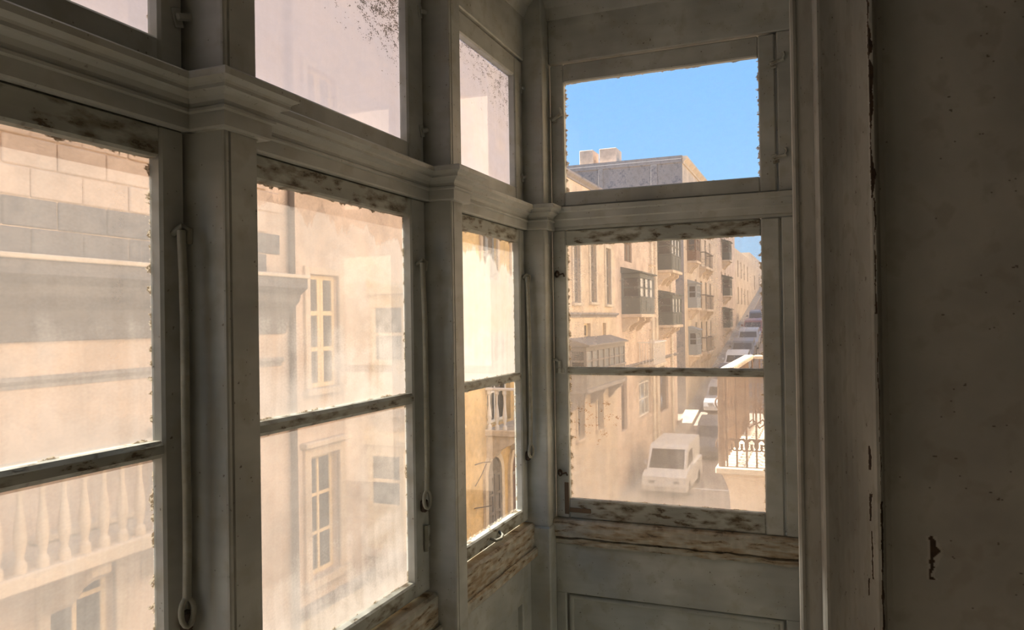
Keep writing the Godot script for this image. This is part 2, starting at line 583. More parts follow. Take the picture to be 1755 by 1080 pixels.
# a hook that swings in an eye, rusted
func hook_and_eye(node: Node3D, off: Vector3, x: float, y: float):
	var mb := MB.new(off)
	var loop := []
	for i in 12:
		var w := TAU * i / 12.0
		loop.append(Vector3(x + 0.007 * cos(w), y + 0.009 * sin(w), 0.010 + 0.004 * cos(w)))
	mb.tube(loop, 0.003, 6, true)
	var eye := build(mb, "eye", M["rust"], node)
	mb = MB.new(off)
	mb.tube([Vector3(x, y + 0.006, 0.012), Vector3(x + 0.010, y - 0.002, 0.014), Vector3(x + 0.020, y + 0.001, 0.010), Vector3(x + 0.022, y - 0.008, 0.004)], 0.003, 6)
	build(mb, "hook", M["rust"], eye)

func front_window(called: String, label: String, x0: float, y0: float) -> Array:
	var n := thing(called, label, "window", Vector3(SASH_X, y0, -x0), PI / 2, "structure")
	return [n, Vector3(x0, y0, 0)]

func windows():
	# lower casements of the front: [outer, glass, dirts, label]
	var rows := [
		["window_1", [0.215, 0.852, 0.972, 1.883], [0.265, 0.808, 1.012, 1.836], ["dirt_a", "dirt_b"], "dusty casement window nearest the camera, with a long iron bolt on its stile"],
		["window_2", [0.942, 1.583, 0.972, 1.883], [0.998, 1.517, 1.010, 1.838], ["dirt_c", "dirt_d"], "dusty casement window between the two posts, shuttered house faint behind its glass"],
		["window_3", [1.661, 2.232, 0.974, 1.883], [1.716, 2.1895, 1.016, 1.840], ["dirt_e", "dirt_f"], "narrow casement window by the corner post, whited-out pane above a clear pane"],
	]
	for r in rows:
		var e := front_window(r[0], r[4], r[1][0], r[1][2])
		casement(e[0], e[1], r[1], r[2], [1.426], r[3])
		bolt_rod(e[0], e[1], r[2][1] + 0.018, 1.735, 1.185, 0.002)
	var w2 := get_node("window_2")
	hinge(w2, Vector3(0.942, 0.972, 0), 1.562, 1.10)
	var w3 := get_node("window_3")
	var off3 := Vector3(1.661, 0.974, 0)
	var mb := MB.new(off3)
	mb.tube([Vector3(1.935, 0.996, 0.0), Vector3(1.940, 0.990, 0.014), Vector3(1.965, 0.990, 0.020), Vector3(1.990, 0.992, 0.014), Vector3(1.996, 1.000, 0.0)], 0.0045, 8)
	build(mb, "pull_handle", M["iron"], w3)
	# transom lights of the front
	rows = [
		["window_4", [0.215, 0.852, 1.957, 2.412], [0.265, 0.808, 2.008, 2.352], "dirt_upper_far", "small whitened transom pane above the casement nearest the camera"],
		["window_5", [0.942, 1.583, 1.957, 2.412], [0.998, 1.510, 2.010, 2.352], "dirt_upper", "large whitened transom pane with black mould specks between the two posts"],
		["window_6", [1.661, 2.232, 1.957, 2.412], [1.716, 2.170, 2.010, 2.352], "dirt_upper_far", "narrow whitened transom pane beside the corner post"],
	]
	for r in rows:
		var e := front_window(r[0], r[4], r[1][0], r[1][2])
		casement(e[0], e[1], r[1], r[2], [], [r[3]], "paint", "paint")
		latch(e[0], e[1], r[1][1] - 0.012, 2.045, 1.0, 0.3)
		latch(e[0], e[1], r[1][1] - 0.012, 2.325, 1.0, 0.2)
	# a further bay, behind the camera
	for r in [["window_7", [-0.475, 0.125, 0.972, 1.883], [-0.425, 0.075, 1.012, 1.836], [1.426], ["dirt_a", "dirt_d"], "dusty casement window of the bay behind the camera"], ["window_8", [-0.475, 0.125, 1.957, 2.412], [-0.425, 0.075, 2.01, 2.352], [], ["dirt_upper"], "whitened transom pane of the bay behind the camera"]]:
		var e := front_window(r[0], r[5], r[1][0], r[1][2])
		casement(e[0], e[1], r[1], r[2], r[3], r[4])
	# end wall
	var n := thing("window_9", "casement window at the balcony end looking down the sunny street", "window", Vector3(-0.785, 0.972, END_Z), 0.0, "structure")
	var off := Vector3(-0.785, 0.972, 0)
	casement(n, off, [-0.785, -0.101, 0.972, 1.883], [-0.741, -0.152, 1.034, 1.834], [1.437], ["dirt_end", "dirt_end_low"])
	for y in [1.744, 1.116]:
		hook_and_eye(n, off, -0.768, y)
	latch(n, off, -0.765, 1.437, 1.0, PI / 2, "paint_worn")
	mb = MB.new(off)
	mb.box(Vector3(-0.741, 0.992, -0.0005), Vector3(-0.672, 1.006, 0.0022), 0.001)
	build(mb, "corner_bracket", M["bare_wood"], n)
	mb = MB.new(off)
	mb.box(Vector3(-0.757, 0.985, -0.0005), Vector3(-0.743, 1.085, 0.0022), 0.001)
	build(mb, "corner_bracket", M["bare_wood"], n)
	n = thing("window_10", "transom window at the balcony end with clear glass and blue sky", "window", Vector3(-0.785, 1.957, END_Z), 0.0, "structure")
	off = Vector3(-0.785, 1.957, 0)
	casement(n, off, [-0.785, -0.106, 1.957, 2.410], [-0.741, -0.152, 2.004, 2.350], [], ["dirt_end_top"], "paint", "paint")
	latch(n, off, -0.112, 2.322, 1.0, 0.25, "paint_worn")
	latch(n, off, -0.110, 2.050, 1.0, 0.25, "paint_worn")
	latch(n, off, -0.775, 2.235, 1.0, 0.5, "paint_worn")

# ---------------------------------------------------------------- the timber balcony itself
func post_poly(za: float, zb: float) -> PackedVector2Array:
	# plan (x, z); za is the face nearer the camera. A quirked bead runs down each arris of the room face, a stop stands behind the casements.
	var x := POST_X
	return PackedVector2Array([
		Vector2(-0.883, za), Vector2(x - 0.004, za), Vector2(x - 0.001, za - 0.001), Vector2(x, za - 0.004), Vector2(x, za - 0.009), Vector2(x - 0.004, za - 0.0105), Vector2(x - 0.004, za - 0.013), Vector2(x - 0.0005, za - 0.0145),
		Vector2(x - 0.0005, zb + 0.004), Vector2(x - 0.004, zb), Vector2(-0.883, zb), Vector2(-0.883, zb - 0.016), Vector2(-0.893, zb - 0.016), Vector2(-0.893, za + 0.018), Vector2(-0.883, za + 0.018)])

func up() -> Transform3D:
	# sends (x, z, height) to (x, height, z)
	return Transform3D(Basis(Vector3(1, 0, 0), Vector3(0, 0, 1), Vector3(0, 1, 0)), Vector3.ZERO)

func balcony():
	var posts := [[-0.861, -0.934, "grey painted post with a beaded edge, nearer of the two"], [-1.591, -1.653, "painted post between the middle casement and the narrow one"], [-0.128, -0.20, "painted post at the camera's side"]]
	for p in posts:
		var n := thing("pillar", p[2], "post", Vector3(POST_X, 0, p[0]), 0.0, "structure")
		var mb := MB.new(Vector3(POST_X, 0, p[0]))
		mb.ext(post_poly(p[0], p[1]), 0.0, 2.62, up())
		build(mb, "shaft", M["paint"], n)
	# corner post: the near face looks along the balcony, a narrow side looks to the house
	var n := thing("pillar", "grey corner post between the narrow casement and the end window", "post", Vector3(POST_X, 0, -2.24), 0.0, "structure")
	var mb := MB.new(Vector3(POST_X, 0, -2.24))
	mb.ext(PackedVector2Array([Vector2(-0.883, -2.24), Vector2(POST_X - 0.006, -2.24), Vector2(POST_X - 0.002, -2.242), Vector2(POST_X, -2.246), Vector2(POST_X, -2.34), Vector2(POST_X + 0.01, -2.34), Vector2(POST_X + 0.01, -2.36), Vector2(-0.893, -2.36), Vector2(-0.893, -2.222), Vector2(-0.883, -2.222)]), 0.0, 2.62, up())
	build(mb, "shaft", M["paint"], n)
	mb = MB.new(Vector3(POST_X, 0, -2.24))
	mb.box(Vector3(-0.862, 0.0, -2.29), Vector3(POST_X + 0.006, 0.955, -2.232), 0.004)
	build(mb, "plinth", M["paint"], n)
	mb = MB.new(Vector3(POST_X, 0, -2.24))
	mb.box(Vector3(-0.935, 0.0, 0.55), Vector3(POST_X, 2.62, 0.62), 0.004)
	tag(build(mb, "pillar", M["paint"], self), "painted corner post behind the camera", "post", "structure")
	get_child(-1).position = Vector3(POST_X, 0, -2.24)

	# transom cornice: runs along each bay, caps that wrap the posts
	var pr := [Vector2(0.0, 1.881), Vector2(0.012, 1.881), Vector2(0.014, 1.884), Vector2(0.014, 1.905), Vector2(0.019, 1.907), Vector2(0.019, 1.911), Vector2(0.016, 1.914), Vector2(0.016, 1.919), Vector2(0.021, 1.925), Vector2(0.029, 1.930), Vector2(0.034, 1.931), Vector2(0.034, 1.936), Vector2(0.036, 1.939), Vector2(0.045, 1.944), Vector2(0.045, 1.953), Vector2(0.042, 1.956), Vector2(0.0, 1.957)]
	var tr := thing("trim_1", "moulded cornice running round the balcony at transom height", "cornice", Vector3(SASH_X, 1.881, 0), 0.0, "structure")
	var off := Vector3(SASH_X, 1.881, 0)
	for s in [[0.55, -0.128], [-0.20, -0.861], [-0.934, -1.591], [-1.653, -2.24]]:
		mb = MB.new(off)
		mb.mould([Vector2(SASH_X, s[0]), Vector2(SASH_X, s[1])], pr, -1.0)
		build(mb, "cornice_run", M["paint"], tr)
	for p in posts:
		mb = MB.new(off)
		mb.mould([Vector2(SASH_X, p[0]), Vector2(POST_X, p[0]), Vector2(POST_X, p[1]), Vector2(SASH_X, p[1])], pr, -1.0)
		build(mb, "cornice_cap", M["paint"], tr)
	mb = MB.new(off)
	mb.mould([Vector2(SASH_X, -2.24), Vector2(POST_X, -2.24), Vector2(POST_X, END_Z)], pr, -1.0)
	build(mb, "cornice_cap", M["paint"], tr)
	mb = MB.new(off)
	mb.mould([Vector2(POST_X, END_Z), Vector2(HOUSE_X, END_Z)], [Vector2(0.0, 1.893), Vector2(0.012, 1.893), Vector2(0.014, 1.912), Vector2(0.018, 1.916), Vector2(0.018, 1.936), Vector2(0.024, 1.940), Vector2(0.026, 1.953), Vector2(0.0, 1.957)], -1.0)
	build(mb, "cornice_run", M["paint"], tr)

	# front wall: transom beam, frieze above the lights, panelling below the sill
	var w := thing("wall_front", "painted timber framing of the balcony front, boarded and panelled", "wall", Vector3(SASH_X, 0, 0), 0.0, "structure")
	off = Vector3(SASH_X, 0, 0)
	for s in [[0.55, -0.128], [-0.20, -0.861], [-0.934, -1.591], [-1.653, -2.24]]:
		mb = MB.new(off)
		mb.box(Vector3(-0.935, 1.884, s[1]), Vector3(SASH_X - 0.001, 1.956, s[0]), 0.002)
		build(mb, "transom_beam", M["paint"], w)
		mb = MB.new(off)
		mb.box(Vector3(-0.93, 2.416, s[1]), Vector3(SASH_X + 0.004, 2.63, s[0]), 0.003)
		build(mb, "frieze_board", M["paint"], w)
		# sill board under the casements, weathered
		mb = MB.new(off)
		mb.box(Vector3(-0.90, 0.862, s[1]), Vector3(-0.836, 0.966, s[0]), 0.006)
		mb.box(Vector3(-0.837, 0.862, s[1] + 0.001), Vector3(-0.826, 0.892, s[0] - 0.001), 0.004)
		build(mb, "sill_board", M["paint_bare"], w)
		mb = MB.new(off)
		mb.ext(PackedVector2Array([Vector2(-0.89, 0.87), Vector2(-0.89, 0.935), Vector2(-1.0, 0.905), Vector2(-1.0, 0.87)]), s[1] - 0.03, s[0] + 0.03)
		build(mb, "outer_ledge", M["white_paint"], w)
		# apron: frame of rails with a sunk panel
		mb = MB.new(off)
		mb.box(Vector3(-0.93, 0.0, s[1]), Vector3(-0.868, 0.865, s[0]), 0.002)
		build(mb, "panel", M["paint"], w)
		for q in [[s[1], s[1] + 0.075, 0.0, 0.863], [s[0] - 0.075, s[0], 0.0, 0.863]]:
			mb = MB.new(off)
			mb.box(Vector3(-0.88, q[2], q[0]), Vector3(-0.85, q[3], q[1]), 0.004)
			build(mb, "panel_frame", M["paint"], w)
		for q in [[0.0, 0.12], [0.735, 0.863]]:
			mb = MB.new(off)
			mb.box(Vector3(-0.88, q[0], s[1] + 0.073), Vector3(-0.8505, q[1], s[0] - 0.073), 0.004)
			build(mb, "panel_frame", M["paint"], w)

	# end wall
	w = thing("wall_end", "painted timber end wall below and above the street window", "wall", Vector3(POST_X, 0, END_Z), 0.0, "structure")
	off = Vector3(POST_X, 0, END_Z)
	mb = MB.new(off)
	mb.box(Vector3(POST_X, 1.884, -2.37), Vector3(HOUSE_X, 1.956, END_Z - 0.001), 0.002)
	build(mb, "transom_beam", M["paint"], w)
	mb = MB.new(off)
	mb.box(Vector3(POST_X, 2.4145, -2.36), Vector3(HOUSE_X, 2.64, END_Z + 0.002), 0.003)
	build(mb, "frieze_board", M["paint"], w)
	for q in [[0.972, 1.884, -0.0955], [1.957, 2.4135, -0.1005]]:
		mb = MB.new(off)
		mb.box(Vector3(q[2], q[0], -2.36), Vector3(HOUSE_X, q[1], END_Z + 0.001), 0.003)
		build(mb, "frame_stile", M["paint"], w)
		mb = MB.new(off)
		mb.box(Vector3(q[2] - 0.025, q[0], -2.375), Vector3(HOUSE_X, q[1], -2.345), 0.003)
		build(mb, "frame_stop", M["paint"], w)
	# weathered sill, split along its lower edge
	mb = MB.new(off)
	var rag := FastNoiseLite.new()
	rag.seed = 5
	rag.frequency = 14.0
	var cols := 40
	var zf := func(x: float, y: float) -> float:
		return END_Z + 0.026 + 0.004 * rag.get_noise_2d(x, y * 3.0)
	var sections := []
	for i in cols + 1:
		var x := lerpf(POST_X, HOUSE_X, i / float(cols))
		var yb := 0.893 + 0.006 * rag.get_noise_2d(x, 3.0)
		var ym := 0.918 + 0.005 * rag.get_noise_2d(x, 9.0)
		var dk := 0.012 + 0.006 * rag.get_noise_2d(x * 1.3, 30.0)
		var gap := clampf(0.004 + 0.006 * rag.get_noise_2d(x * 0.8, 40.0), 0.001, 0.010)
		sections.append([Vector3(x, yb, END_Z), Vector3(x, yb, zf.call(x, 0.1) - 0.012), Vector3(x, ym - gap - 0.003, zf.call(x, 0.2) - 0.010 + 0.004 * rag.get_noise_2d(x * 2.0, 20.0)), Vector3(x, ym - gap, zf.call(x, 0.2) - 0.014 - dk), Vector3(x, ym, zf.call(x, 0.2) - 0.014 - dk), Vector3(x, ym + 0.001, zf.call(x, 0.3) - 0.002), Vector3(x, 0.940, zf.call(x, 0.5)), Vector3(x, 0.964, zf.call(x, 0.7) - 0.003), Vector3(x, 0.970, END_Z + 0.016), Vector3(x, 0.971, END_Z - 0.02)])
	for i in cols:
		for j in sections[0].size() - 1:
			var a: Vector3 = sections[i][j]
			var b: Vector3 = sections[i + 1][j]
			var c: Vector3 = sections[i + 1][j + 1]
			var d: Vector3 = sections[i][j + 1]
			var nn := (c - a).cross(d - b).normalized()
			if nn.z + nn.y * 0.3 < 0.0: nn = -nn
			if (j == 0 or j == 4) and nn.y > 0.0: nn = -nn
			if j == 2 and nn.y < 0.0: nn = -nn
			mb.face([a, b, c, d], nn)
	build(mb, "sill_board", M["paint_bare"], w)
	mb = MB.new(off)
	mb.box(Vector3(POST_X, 0.90, -2.37), Vector3(HOUSE_X, 0.968, END_Z - 0.015), 0.002)
	build(mb, "sill_core", M["paint"], w)
	mb = MB.new(off)
	mb.ext(PackedVector2Array([Vector2(-2.33, 0.92), Vector2(-2.33, 0.966), Vector2(-2.46, 0.948), Vector2(-2.46, 0.915)]), -0.93, HOUSE_X, Transform3D(Basis(Vector3(0, 0, 1), Vector3(0, 1, 0), Vector3(1, 0, 0)), Vector3.ZERO))
	build(mb, "outer_ledge", M["white_paint"], w)
	mb = MB.new(off)
	mb.box(Vector3(POST_X, 0.0, -2.37), Vector3(HOUSE_X, 0.90, END_Z - 0.018), 0.002)
	build(mb, "panel", M["paint"], w)
	mb = MB.new(off)
	mb.box(Vector3(POST_X, 0.735, END_Z - 0.02), Vector3(HOUSE_X, 0.893, END_Z + 0.001), 0.003)
	build(mb, "panel_frame", M["paint"], w)
	mb = MB.new(off)
	mb.box(Vector3(POST_X, 0.0, END_Z - 0.02), Vector3(HOUSE_X, 0.12, END_Z), 0.003)
	build(mb, "panel_frame", M["paint"], w)
	for q in [[POST_X, -0.757], [-0.101, HOUSE_X]]:
		mb = MB.new(off)
		mb.box(Vector3(q[0], 0.118, END_Z - 0.02), Vector3(q[1], 0.737, END_Z), 0.003)
		build(mb, "panel_frame", M["paint"], w)
	mb = MB.new(off)                          # bead round the sunk panel
	mb.tube([Vector3(-0.744, 0.13, END_Z - 0.016), Vector3(-0.744, 0.722, END_Z - 0.016), Vector3(-0.114, 0.722, END_Z - 0.016), Vector3(-0.114, 0.13, END_Z - 0.016)], 0.011, 8)
	build(mb, "panel_bead", M["paint"], w)

	# wall behind the camera, same make
	w = thing("wall_back", "panelled timber end of the balcony behind the camera", "wall", Vector3(POST_X, 0, 0.6), 0.0, "structure")
	mb = MB.new(Vector3(POST_X, 0, 0.6))
	mb.box(Vector3(-0.93, 0.0, 0.58), Vector3(HOUSE_X, 2.64, 0.64), 0.003)
	build(mb, "panel", M["paint"], w)

	# floor and roof
	mb = MB.new(Vector3(-0.48, 0, -0.87))
	mb.box(Vector3(-0.95, -0.12, -2.4), Vector3(HOUSE_X, 0.0, 0.66), 0.003)
	var fl := build(mb, "floor", M["paving"], self)
	fl.position = Vector3(-0.48, 0, -0.87)
	tag(fl, "stone floor slab of the balcony", "floor", "structure")
	var ce := thing("ceiling", "boarded ceiling and projecting eave of the balcony", "ceiling", Vector3(-0.48, 2.62, -0.87), 0.0, "structure")
	off = Vector3(-0.48, 2.62, -0.87)
	mb = MB.new(off)
	mb.box(Vector3(-1.05, 2.66, -2.50), Vector3(HOUSE_X, 2.72, 0.9), 0.005)
	build(mb, "roof_deck", M["paint"], ce)
	var xs := -0.93
	while xs < HOUSE_X - 0.01:
		mb = MB.new(off)
		mb.box(Vector3(xs + 0.001, 2.630, -2.36), Vector3(minf(xs + 0.099, HOUSE_X), 2.661, 0.62), 0.003)
		build(mb, "board", M["paint"], ce)
		xs += 0.1
	mb = MB.new(off)
	mb.mould([Vector2(SASH_X, 0.55), Vector2(SASH_X, END_Z), Vector2(HOUSE_X, END_Z)], [Vector2(0.0, 2.553), Vector2(0.006, 2.553), Vector2(0.010, 2.560), Vector2(0.022, 2.585), Vector2(0.040, 2.603), Vector2(0.050, 2.608), Vector2(0.052, 2.631)], -1.0)
	build(mb, "crown_moulding", M["paint"], ce)

func house():
	# the wall the balcony hangs on, with the doorway the camera stands in
	var w := thing("wall_house", "limestone house wall behind the balcony, pierced by the balcony doorway", "wall", Vector3(HOUSE_X, STREET_Y, 0), 0.0, "structure")
	var off := Vector3(HOUSE_X, STREET_Y, 0)
	for q in [["wall_masonry", -6.9, -1.24, STREET_Y, 9.0, "stone"], ["wall_masonry", 0.30, 9.0, STREET_Y, 9.0, "stone"], ["wall_masonry", -1.24, 0.30, 2.45, 9.0, "stone"], ["wall_masonry", -1.24, 0.30, STREET_Y, -0.02, "stone"]]:
		var mb := MB.new(off)
		mb.box(Vector3(HOUSE_X, q[3], q[1]), Vector3(0.40, q[4], q[2]), 0.0)
		build(mb, q[0], M[q[5]], w)
	var mb := MB.new(off)
	mb.box(Vector3(HOUSE_X - 0.002, 0.0, -2.34), Vector3(HOUSE_X + 0.02, 2.64, -1.285), 0.0)
	build(mb, "lining_board", M["paint"], w)
	# casing of the doorway: plan profile (x, z), its arris split by age
	var tr := thing("trim_2", "peeling painted door casing with a cracked edge, close to the camera", "door casing", Vector3(0, 0, -1.2), 0.0, "structure")
	off = Vector3(0, 0, -1.2)
	var p := [[-0.034, -1.30, 0.0], [-0.034, -1.206, 0.02], [-0.0325, -1.2015, 0.03], [-0.029, -1.200, 0.04], [-0.0255, -1.2015, 0.05], [-0.0245, -1.205, 0.06], [-0.003, -1.205, 0.16], [-0.0015, -1.196, 0.18], [0.001, -1.188, 0.20], [0.004, -1.1855, 0.215], [0.008, -1.1862, 0.23]]
	for i in 9:                                 # shallow hollow
		var k := (i + 1) / 9.0
		p.append([0.008 + 0.060 * k, -1.1862 - 0.0085 * sin(k * PI), 0.23 + 0.34 * k])
	p.append_array([[0.0715, -1.1835, 0.585], [0.076, -1.184, 0.60], [0.0785, -1.188, 0.615], [0.0795, -1.20, 0.63], [0.084, -1.223, 0.66], [0.092, -1.2265, 0.69], [0.30, -1.232, 0.99], [0.42, -1.232, 1.0], [0.42, -1.30, 1.0]])
	mb = MB.new(off)
	var y0 := 0.0
	var y1 := 2.44
	for i in p.size():
		var a: Array = p[i]
		var b: Array = p[(i + 1) % p.size()]
		var d := Vector2(b[0] - a[0], b[1] - a[1])
		var nn := Vector3(-d.y, 0, d.x).normalized()
		mb.face([Vector3(a[0], y0, a[1]), Vector3(b[0], y0, b[1]), Vector3(b[0], y1, b[1]), Vector3(a[0], y1, a[1])], nn, [Vector2(a[2], 1.0 + 1.137), Vector2(b[2], 1.0 + 1.137), Vector2(b[2], (2.066 - y1) / 0.93), Vector2(a[2], (2.066 - y1) / 0.93)])
	build(mb, "casing", M["casing"], tr)
	mb = MB.new(off)
	mb.box(Vector3(-0.034, 2.40, -1.24), Vector3(0.42, 2.46, 0.32), 0.003)
	build(mb, "head", M["paint"], tr)
	mb = MB.new(off)
	mb.box(Vector3(-0.034, 0.0, 0.24), Vector3(0.42, 2.44, 0.31), 0.003)
	build(mb, "casing", M["paint"], tr)
	# the room behind
	var r := thing("wall_room", "plain plastered room behind the balcony doorway", "room", Vector3(2.0, 0, -0.4), 0.0, "structure")
	off = Vector3(2.0, 0, -0.4)
	for q in [[Vector3(0.40, -0.14, -2.6), Vector3(4.0, -0.02, 2.0)], [Vector3(0.40, 3.0, -2.6), Vector3(4.0, 3.1, 2.0)], [Vector3(3.9, -0.1, -2.6), Vector3(4.0, 3.1, 2.0)], [Vector3(0.40, -0.1, -2.7), Vector3(4.0, 3.1, -2.6)], [Vector3(0.40, -0.1, 2.0), Vector3(4.0, 3.1, 2.1)]]:
		mb = MB.new(off)
		mb.box(q[0], q[1], 0.0)
		build(mb, "room_wall", M["room_plaster"], r)

# ---------------------------------------------------------------- street: facades
# Local x runs along the street (u), y up, z out of the wall.
var cur: Node3D
var coff: Vector3

func facade(called: String, label: String, u0: float, u1: float, top: float, m: String, holes: Array, opposite := true, base := STREET_Y - 0.4, deep := 7.0):
	var at := Vector3(FAR_X, base, -u0) if opposite else Vector3(HOUSE_X, base, u0)
	cur = thing(called, label, "building", at, PI / 2 if opposite else -PI / 2)
	coff = Vector3(u0, base, 0)
	var mb := MB.new(coff)
	var us := [u0, u1]
	var ys := [base, top]
	for h in holes:
		us.append_array([h[0], h[1]])
		ys.append_array([h[2], h[3]])
	us.sort()
	ys.sort()
	for i in us.size() - 1:
		for j in ys.size() - 1:
			if us[i + 1] - us[i] < 1e-5 or ys[j + 1] - ys[j] < 1e-5:
				continue
			var cx: float = (us[i] + us[i + 1]) / 2
			var cy: float = (ys[j] + ys[j + 1]) / 2
			var open := false
			for h in holes:
				if cx > h[0] and cx < h[1] and cy > h[2] and cy < h[3]:
					open = true
			if not open:
				mb.face([Vector3(us[i], ys[j], 0), Vector3(us[i + 1], ys[j], 0), Vector3(us[i + 1], ys[j + 1], 0), Vector3(us[i], ys[j + 1], 0)], Vector3(0, 0, 1))
	for h in holes:
		var a := Vector3(h[0], h[2], 0)
		var b := Vector3(h[1], h[2], 0)
		var c := Vector3(h[1], h[3], 0)
		var d := Vector3(h[0], h[3], 0)
		var k := Vector3(0, 0, -0.3)
		mb.face([a, b, b + k, a + k], Vector3(0, 1, 0))
		mb.face([d, c, c + k, d + k], Vector3(0, -1, 0))
		mb.face([a, d, d + k, a + k], Vector3(1, 0, 0))
		mb.face([b, c, c + k, b + k], Vector3(-1, 0, 0))
		mb.face([a + k, b + k, c + k, d + k], Vector3(0, 0, 1))
	var z := Vector3(0, 0, -deep)
	var A := Vector3(u0, base, 0)
	var B := Vector3(u1, base, 0)
	var C := Vector3(u1, top, 0)
	var D := Vector3(u0, top, 0)
	mb.face([A, D, D + z, A + z], Vector3(-1, 0, 0))
	mb.face([B, C, C + z, B + z], Vector3(1, 0, 0))
	mb.face([D, C, C + z, D + z], Vector3(0, 1, 0))
	mb.face([A + z, B + z, C + z, D + z], Vector3(0, 0, -1))
	build(mb, "wall", M[m], cur)

func part(called: String, lo: Vector3, hi: Vector3, m: String, parent: Node3D = null, b := 0.01) -> MeshInstance3D:
	var mb := MB.new(coff)
	mb.box(lo, hi, b)
	return build(mb, called, M[m], parent if parent else cur)

# moulded band along the wall
func band(called: String, u0: float, u1: float, y0: float, y1: float, proj: float, m: String):
	var mb := MB.new(coff)
	var h := y1 - y0
	mb.ext(PackedVector2Array([Vector2(-0.02, y0), Vector2(proj * 0.25, y0), Vector2(proj * 0.3, y0 + h * 0.3), Vector2(proj * 0.6, y0 + h * 0.45), Vector2(proj * 0.9, y0 + h * 0.62), Vector2(proj, y0 + h * 0.68), Vector2(proj, y1 - h * 0.06), Vector2(proj * 0.95, y1), Vector2(-0.02, y1)]), u0, u1, Transform3D(Basis(Vector3(0, 0, 1), Vector3(0, 1, 0), Vector3(1, 0, 0)), Vector3.ZERO))
	return build(mb, called, M[m], cur)

# stone surround of a window, proud of the wall
func surround(u0: float, u1: float, y0: float, y1: float, wd: float, m: String, hood := true):
	var mb := MB.new(coff)
	mb.box(Vector3(u0 - wd, y0, -0.02), Vector3(u0, y1 + wd, 0.05), 0.01)
	mb.box(Vector3(u1, y0, -0.02), Vector3(u1 + wd, y1 + wd, 0.05), 0.01)
	mb.box(Vector3(u0, y1, -0.02), Vector3(u1, y1 + wd, 0.049), 0.01)
	mb.box(Vector3(u0 - wd * 1.3, y0 - wd * 0.8, -0.02), Vector3(u1 + wd * 1.3, y0, 0.11), 0.012)
	if hood:
		mb.box(Vector3(u0 - wd * 1.4, y1 + wd, -0.02), Vector3(u1 + wd * 1.4, y1 + wd * 1.6, 0.14), 0.02)
	return build(mb, "window_surround", M[m], cur)

# pair of louvred leaves: frames with rails, slats behind each opening
func shutters(u0: float, u1: float, y0: float, y1: float, rows: int, m: String, slat: String):
	var z := -0.06
	var mid := (u0 + u1) / 2
	var f := 0.075
	for leaf in [[u0, mid - 0.004], [mid + 0.004, u1]]:
		var mb := MB.new(coff)
		mb.box(Vector3(leaf[0], y0, z - 0.045), Vector3(leaf[0] + f, y1, z), 0.006)
		mb.box(Vector3(leaf[1] - f, y0, z - 0.045), Vector3(leaf[1], y1, z), 0.006)
		for k in rows + 1:
			var yc := lerpf(y0 + f / 2, y1 - f / 2, k / float(rows))
			mb.box(Vector3(leaf[0] + f, yc - f / 2, z - 0.044), Vector3(leaf[1] - f, yc + f / 2, z - 0.002), 0.006)
		var fr := build(mb, "shutter", M[m], cur)
		for k in rows:
			var ya := lerpf(y0 + f / 2, y1 - f / 2, k / float(rows)) + f / 2
			var yb := lerpf(y0 + f / 2, y1 - f / 2, (k + 1) / float(rows)) - f / 2
			var s := MB.new(coff)
			var cnt := int((yb - ya) / 0.05)
			for q in cnt:
				var yy := ya + (q + 0.5) * (yb - ya) / cnt
				s.box(Vector3(leaf[0] + f, -0.024, -0.004), Vector3(leaf[1] - f, 0.024, 0.004), 0.0, Transform3D(Basis(Vector3(1, 0, 0), 0.7), Vector3(0, yy, z - 0.024)))
			s.box(Vector3(leaf[0] + f, ya, z - 0.075), Vector3(leaf[1] - f, yb, z - 0.06), 0.0)
			build(s, "louvre", M[slat], fr).set_meta("kind", "stuff")

# glazed window: frame, glazing bars and a pane in each opening
func glazed(u0: float, u1: float, y0: float, y1: float, nx: int, ny: int, m: String, glass := "dark_glass", fw := 0.07, z := -0.12):
	var mb := MB.new(coff)
	mb.box(Vector3(u0, y0, z - 0.05), Vector3(u0 + fw, y1, z), 0.005)
	mb.box(Vector3(u1 - fw, y0, z - 0.05), Vector3(u1, y1, z), 0.005)
	mb.box(Vector3(u0 + fw, y0, z - 0.05), Vector3(u1 - fw, y0 + fw, z - 0.001), 0.005)
	mb.box(Vector3(u0 + fw, y1 - fw, z - 0.05), Vector3(u1 - fw, y1, z - 0.001), 0.005)
	var ux := []
	var yy := []
	for i in nx + 1:
		ux.append(lerpf(u0 + fw * 0.5, u1 - fw * 0.5, i / float(nx)))
	for j in ny + 1:
		yy.append(lerpf(y0 + fw * 0.5, y1 - fw * 0.5, j / float(ny)))
	var b := fw * 0.38
	for i in range(1, nx):
		mb.box(Vector3(ux[i] - b, y0 + fw, z - 0.045), Vector3(ux[i] + b, y1 - fw, z - 0.004), 0.004)
	for j in range(1, ny):
		mb.box(Vector3(u0 + fw, yy[j] - b, z - 0.044), Vector3(u1 - fw, yy[j] + b, z - 0.005), 0.004)
	var fr := build(mb, "window", M[m], cur)
	for i in nx:
		for j in ny:
			part("pane", Vector3(ux[i] + b, yy[j] + b, z - 0.035), Vector3(ux[i + 1] - b, yy[j + 1] - b, z - 0.028), glass, fr, 0.0)

